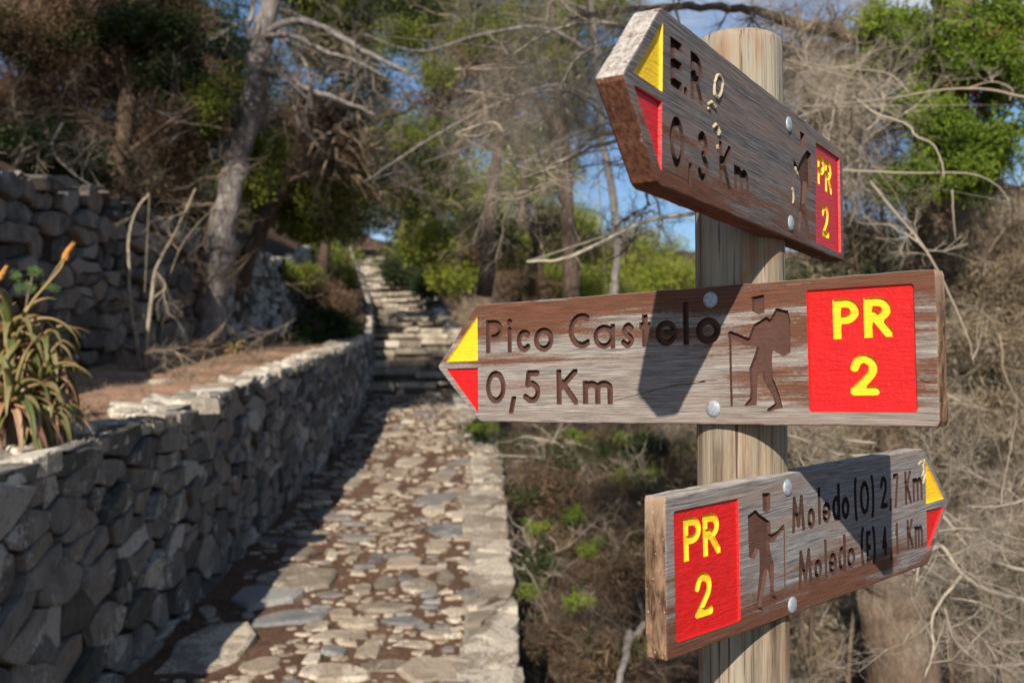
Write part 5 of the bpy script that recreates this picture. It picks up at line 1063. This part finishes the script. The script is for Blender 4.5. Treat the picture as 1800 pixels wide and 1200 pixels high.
r_ = empty('dead_shrub', tuple(at(840, 560, 24)), 'whitish dead brush spilling over the right side of the stairs', 'dead shrub')
twigs(r_, [blob(840, 545, 24, 50, 20, .8), blob(800, 505, 27, 40, 14, .8), blob(870, 590, 21, 40, 22, .6)], TW_PALE, TWB, .6, 10); crown(r_, [blob(850, 555, 23, 50, 22, .8), blob(880, 600, 20, 40, 25, .6)], LF_TAN, LB_DEAD, .26, 3, 'dead_foliage', gappy=.25, sd=55)

# ---- thin two-stemmed sapling on the terrace
T_ = empty('bare_sapling', tuple(at(250, 648, 9.6)), 'thin bare sapling with two pale stems growing from the terrace', 'sapling')
for L_, a, b in [(ipts((248, 652, 9.6), (240, 600, 9.6), (230, 540, 9.6), (227, 470, 9.6), (228, 410, 9.6), (240, 370, 9.6), (262, 340, 9.6)), .022, .009), (ipts((254, 648, 9.6), (258, 600, 9.5), (266, 530, 9.5), (272, 480, 9.5), (290, 440, 9.5), (310, 405, 9.5), (345, 330, 9.5)), .020, .008), (ipts((271, 522, 9.5), (290, 505, 9.5), (284, 488, 9.5), (275, 478, 9.5)), .009, .006), (ipts((232, 538, 9.6), (260, 535, 9.6)), .007, .004)]:
    limb(T_, L_, a, b, bark('sapling_bark', (.20, .16, .11), (.42, .36, .27), (4, 4, 4)), 'stem', 7, .25, extra=(TWM, 3, .25))
for i, (L_, r, lab) in enumerate([(ipts((195, 632, 9.4), (210, 610, 9.2), (222, 598, 9.1)), .014, 'short grey stick leaning against the terrace wall'), (ipts((250, 620, 9), (300, 615, 9.2), (350, 640, 9.3), (400, 655, 9.4)), .012, 'thin fallen branch lying on the shady terrace'),
                                 (ipts((350, 645, 10.5), (370, 600, 10.5), (400, 560, 10.5)), .010, 'dead twig standing behind the retaining wall'), (ipts((410, 640, 11), (450, 600, 11.3), (520, 560, 11.5)), .012, 'long dead twig slanting towards the stairs'), (ipts((110, 215, 10.4), (92, 260, 10.4), (130, 305, 10.4), (180, 335, 10.4)), .02, 'bleached crooked branch hanging at the upper left'), (ipts((300, 480, 10), (320, 430, 10), (360, 380, 10), (410, 340, 10)), .010, 'thin dead branch in front of the terrace wall')]):
    o = limb(None, L_, r*.75, r*.3, TW_PALE if i == 4 else TW_TAN, 'dead_branch', 6, .2, extra=(TWM, 5, .35)); props(o, lab, 'dead branch')
g = Geo(); tangle = [blob(330, 540, 12.0, 200, 60, .5), blob(150, 400, 10.5, 150, 60, .4), blob(420, 480, 13.5, 80, 60, .5), blob(300, 330, 11.4, 120, 60, .5)]
r_ = empty('dead_shrub', tuple(at(330, 600, 11.5)), 'thin web of dead twigs hanging before the shaded terrace wall', 'dead shrub'); twigs(r_, tangle, TW_DARK, TWF, .7, 4)
for i, (x, y, s, lab) in enumerate([(185, 640, .17, 'rounded lichen-spotted boulder at the foot of the terrace wall'), (230, 717, .17, 'flat pale stone lying on the sunny terrace'), (280, 670, .10, 'small grey stone beside the sapling'), (345, 708, .16, 'long pale slab behind the top of the retaining wall'), (215, 650, .09, 'small stone next to the rounded boulder')]):
    lo, hi = 3., 16.
    for _ in range(30):
        m_ = (lo+hi)/2; p = at(x, y, m_); lo, hi = (m_, hi) if p.z > fwt(m_)-.0 else (lo, m_)
    p = at(x, y, lo); h = s*(.9 if i == 0 else .3); flat_stone(p.x, p.y, s, s*.75, rnd.uniform(-.3, .3), h, ST_BACK if i in (0,) else ST_CAP, None, k=10, name='loose_stone', zf=lambda X, Y: fwt(Y)+.0)
    props([o for o in COL.objects if o.name.startswith('loose_stone')][-1], lab, 'stone')

# ---- aloes
def aloe_m(name, a, b_, edge):
    m, nt, b = mat(name, .45, .4); r = rand(nt); n = nz(nt, coord(nt), 5, 4); t = N(nt, 'ShaderNodeAttribute'); t.attribute_name = 'edge'
    c = mixc(nt, ramp(nt, math_(nt, 'MULTIPLY_ADD', r, .5, math_(nt, 'MULTIPLY', n, .5)), (.3, 0.0), (.7, 1.0)), a, b_); c = mixc(nt, ramp(nt, t.outputs['Fac'], (.55, 0.0), (1.0, .9)), c, edge)
    base(nt, b, c); return m
AL = aloe_m('aloe_leaf', (.07, .105, .028), (.20, .19, .075), (.40, .17, .085)); AL_D = aloe_m('dry_aloe_leaf', (.26, .13, .07), (.42, .27, .16), (.40, .18, .10))
def aloe_leaf(base_p, az, el, L, w, curl, m, parent, twist=0.0):
    n = 12; p = np.array(base_p, float); V = []; at_ = []; F = []
    d = np.array([cos(az)*cos(el), sin(az)*cos(el), sin(el)]); side = np.array([-sin(az), cos(az), 0])
    for i in range(n+1):
        t = i/n; ww = w*(1-t**1.6)*(.75+.5*min(1, t*4))+.0015; up = np.cross(side, d)*-1; up = up if up[2] > -.3 else up
        s2 = side*cos(twist*t)+up*sin(twist*t); u2 = np.cross(d, s2)
        th = ww*.32*(1-.5*t)
        for sx, du, e in ((-1, .30, 1), (-.55, -.02, .3), (0, -.16, 0), (.55, -.02, .3), (1, .30, 1), (.5, -.62, .2), (-.5, -.62, .2)):
            tooth = 1+(.10 if (i % 2 and abs(sx) == 1) else 0); V.append(p+s2*sx*ww*tooth+u2*du*ww*.9); at_.append(e)
        el2 = d+np.array([0, 0, -curl*(1+t*1.2)])/n; d = el2/np.linalg.norm(el2); p = p+d*L/n
    for i in range(n):
        for k in range(7): F.append((i*7+k, i*7+(k+1) % 7, (i+1)*7+(k+1) % 7, (i+1)*7+k))
    o = obj('leaf', V, F, m, parent, smooth=True); a = o.data.attributes.new('edge', 'FLOAT', 'POINT'); a.data.foreach_set('value', at_); return o
def aloe(root, rosettes, n, L, w, dry=.25):
    for (c, s) in rosettes:
        for k in range(n):
            t = k/n; az = k*2.39996+rnd.uniform(-.25, .25); el = radians(75-88*t**.8+rnd.uniform(-10, 10)); LL = L*s*rnd.uniform(.75, 1.1)*(.65+.4*t)
            aloe_leaf((c[0]+cos(az)*.02*s, c[1]+sin(az)*.02*s, c[2]-.10*t*s), az, el, LL, w*s*rnd.uniform(.8, 1.1), rnd.uniform(1.4, 3.2)*(0.7+.6*t), AL_D if rnd.random() < dry*t*1.6 else AL, root, rnd.uniform(-.5, .5))
al = empty('aloe_plant', (at(40, 760, 5.2).x, 5.2, fwt(5.2)), 'big clump of aloe with drooping toothed leaves at the left edge on the terrace', 'aloe')
R_ = [(at(20, 575, 5.1), 1.0), (at(72, 600, 5.15), .85), (at(70, 660, 5.0), .8), (at(-30, 640, 5.2), 1.0), (at(20, 690, 4.8), .9), (at(90, 715, 4.95), .6), (at(-50, 560, 5.5), 1.0)]
aloe(al, R_, 42, .50, .0175)
g = Geo()
for c, s in R_: tube(g, [np.array(c)+[0, 0, .02], np.array(c)+[0, 0, -.12], np.array([c[0], c[1], fwt(c[1])-.1])], [.018, .03, .035], 7, .3)
g.build('stems', BK_BROWN, al, smooth=True)
FL, _nt, _b = mat('aloe_flower', .5, .3); base(_nt, _b, mixc(_nt, nz(_nt, coord(_nt), 60, 3), (.50, .19, .04), (.62, .33, .08)))
STK, _nt, _b = mat('flower_stalk', .6, .3); base(_nt, _b, mixc(_nt, nz(_nt, coord(_nt), 25, 3), (.40, .20, .09), (.30, .28, .12)))
def stalk(pts, r, bud0, nbud, bl):
    g = Geo(); P = catmull([np.array(p) for p in pts], 8); tube(g, P, [r, r*.6], 7, .15); o = g.build('flower_stalk', STK, al, smooth=True)
    g = Geo(); n = len(P); i0 = int(n*bud0)
    for k in range(nbud):
        t = k/nbud; i = i0+int((n-1-i0)*t); p = P[i]; d = P[-1]-P[max(i0-1, 0)]; d /= np.linalg.norm(d); a, b = fr(d); th = k*2.4
        o_ = (a*cos(th)+b*sin(th)); L = bl*(1-.45*t); tube(g, [p, p+o_*L*.35+d*L*.4, p+o_*L*.30+d*L], [.0035, .0065*(1-.4*t), .001], 5)
    g.build('flower_buds', FL, o, smooth=True)
stalk(ipts((45, 548, 5), (62, 522, 5), (90, 490, 5), (108, 468, 5), (115, 448, 5), (129, 428, 5)), .0070, .70, 46, .036)
stalk(ipts((-30, 540, 5.1), (-12, 510, 5.1), (0, 488, 5.1), (11, 468, 5.1)), .0065, .6, 30, .030)
r_ = empty('leafy_seedling', tuple(at(40, 540, 5.6)), 'feathery green sprig growing up behind the aloe clump', 'plant')
crown(r_, [blob(40, 505, 5.6, 26, 8, .08), blob(90, 503, 5.6, 18, 6, .06), blob(60, 475, 5.6, 11, 6, .04), blob(25, 482, 5.6, 14, 5, .05)], leafm('fresh_green_leaf', [(.10, .18, .06), (.18, .28, .10), (.34, .42, .16)], .3), LB_PINE, .030, 1.3, 'foliage', gappy=0, sd=61)
limb(r_, ipts((45, 545, 5.6), (50, 510, 5.6), (58, 478, 5.6)), .005, .003, TW_TAN, 'stem', 5)
al2 = empty('small_aloe', (at(412, 625, 12).x, 12, fwt(12)), 'small dark aloe with one reddish leaf at the foot of the terrace wall', 'aloe')
aloe(al2, [(at(412, 612, 12), .9)], 24, .42, .02, .4)
# ---- fallen needles, small sticks and leaves: nobody could count them
def litter(zf, x0, x1, y0, y1, n, name, l=.035, dens=None, m=LF_TAN):
    x = rg.uniform(0, 1, n); y = y0+(y1-y0)*rg.random(n)**1.4; X = np.array([x0(b)+(x1(b)-x0(b))*a for a, b in zip(x, y)]); Zz = np.array([zf(a, b) for a, b in zip(X, y)])
    g = Geo(); sT = [leaf_ball(7, .9, .10, .1, .12)]; scatter(g, sT, np.stack([X, y, Zz+.004], 1), l, .5, lambda k: yaw_rot(k, .15)); o = g.build(name, m, None, kind='stuff'); return o
litter(lambda x, y: fz(y)+n3(x, y, 1.1, .05)+n3(x, y, 4, .022), lambda y: fxl(y)+.02, lambda y: fxr(y)-.3, 3.5, 19, 5000, 'fallen_needles', .028, m=LF_BROWN)
litter(lambda x, y: fwt(y)-.05+.10*(fxl(y)-.16-x)/(fxl(y)-fxb(y)-.04)+n3(x, y, 1.5, .05)+n3(x, y, 6, .015), lambda y: fxb(y), lambda y: fxl(y)-.1, 3.5, 18, 6000, 'fallen_leaves', .030)
litter(lowz, lambda y: fxr(y), lambda y: fxr(y)+5, 4.5, 18, 14000, 'forest_litter', .05)
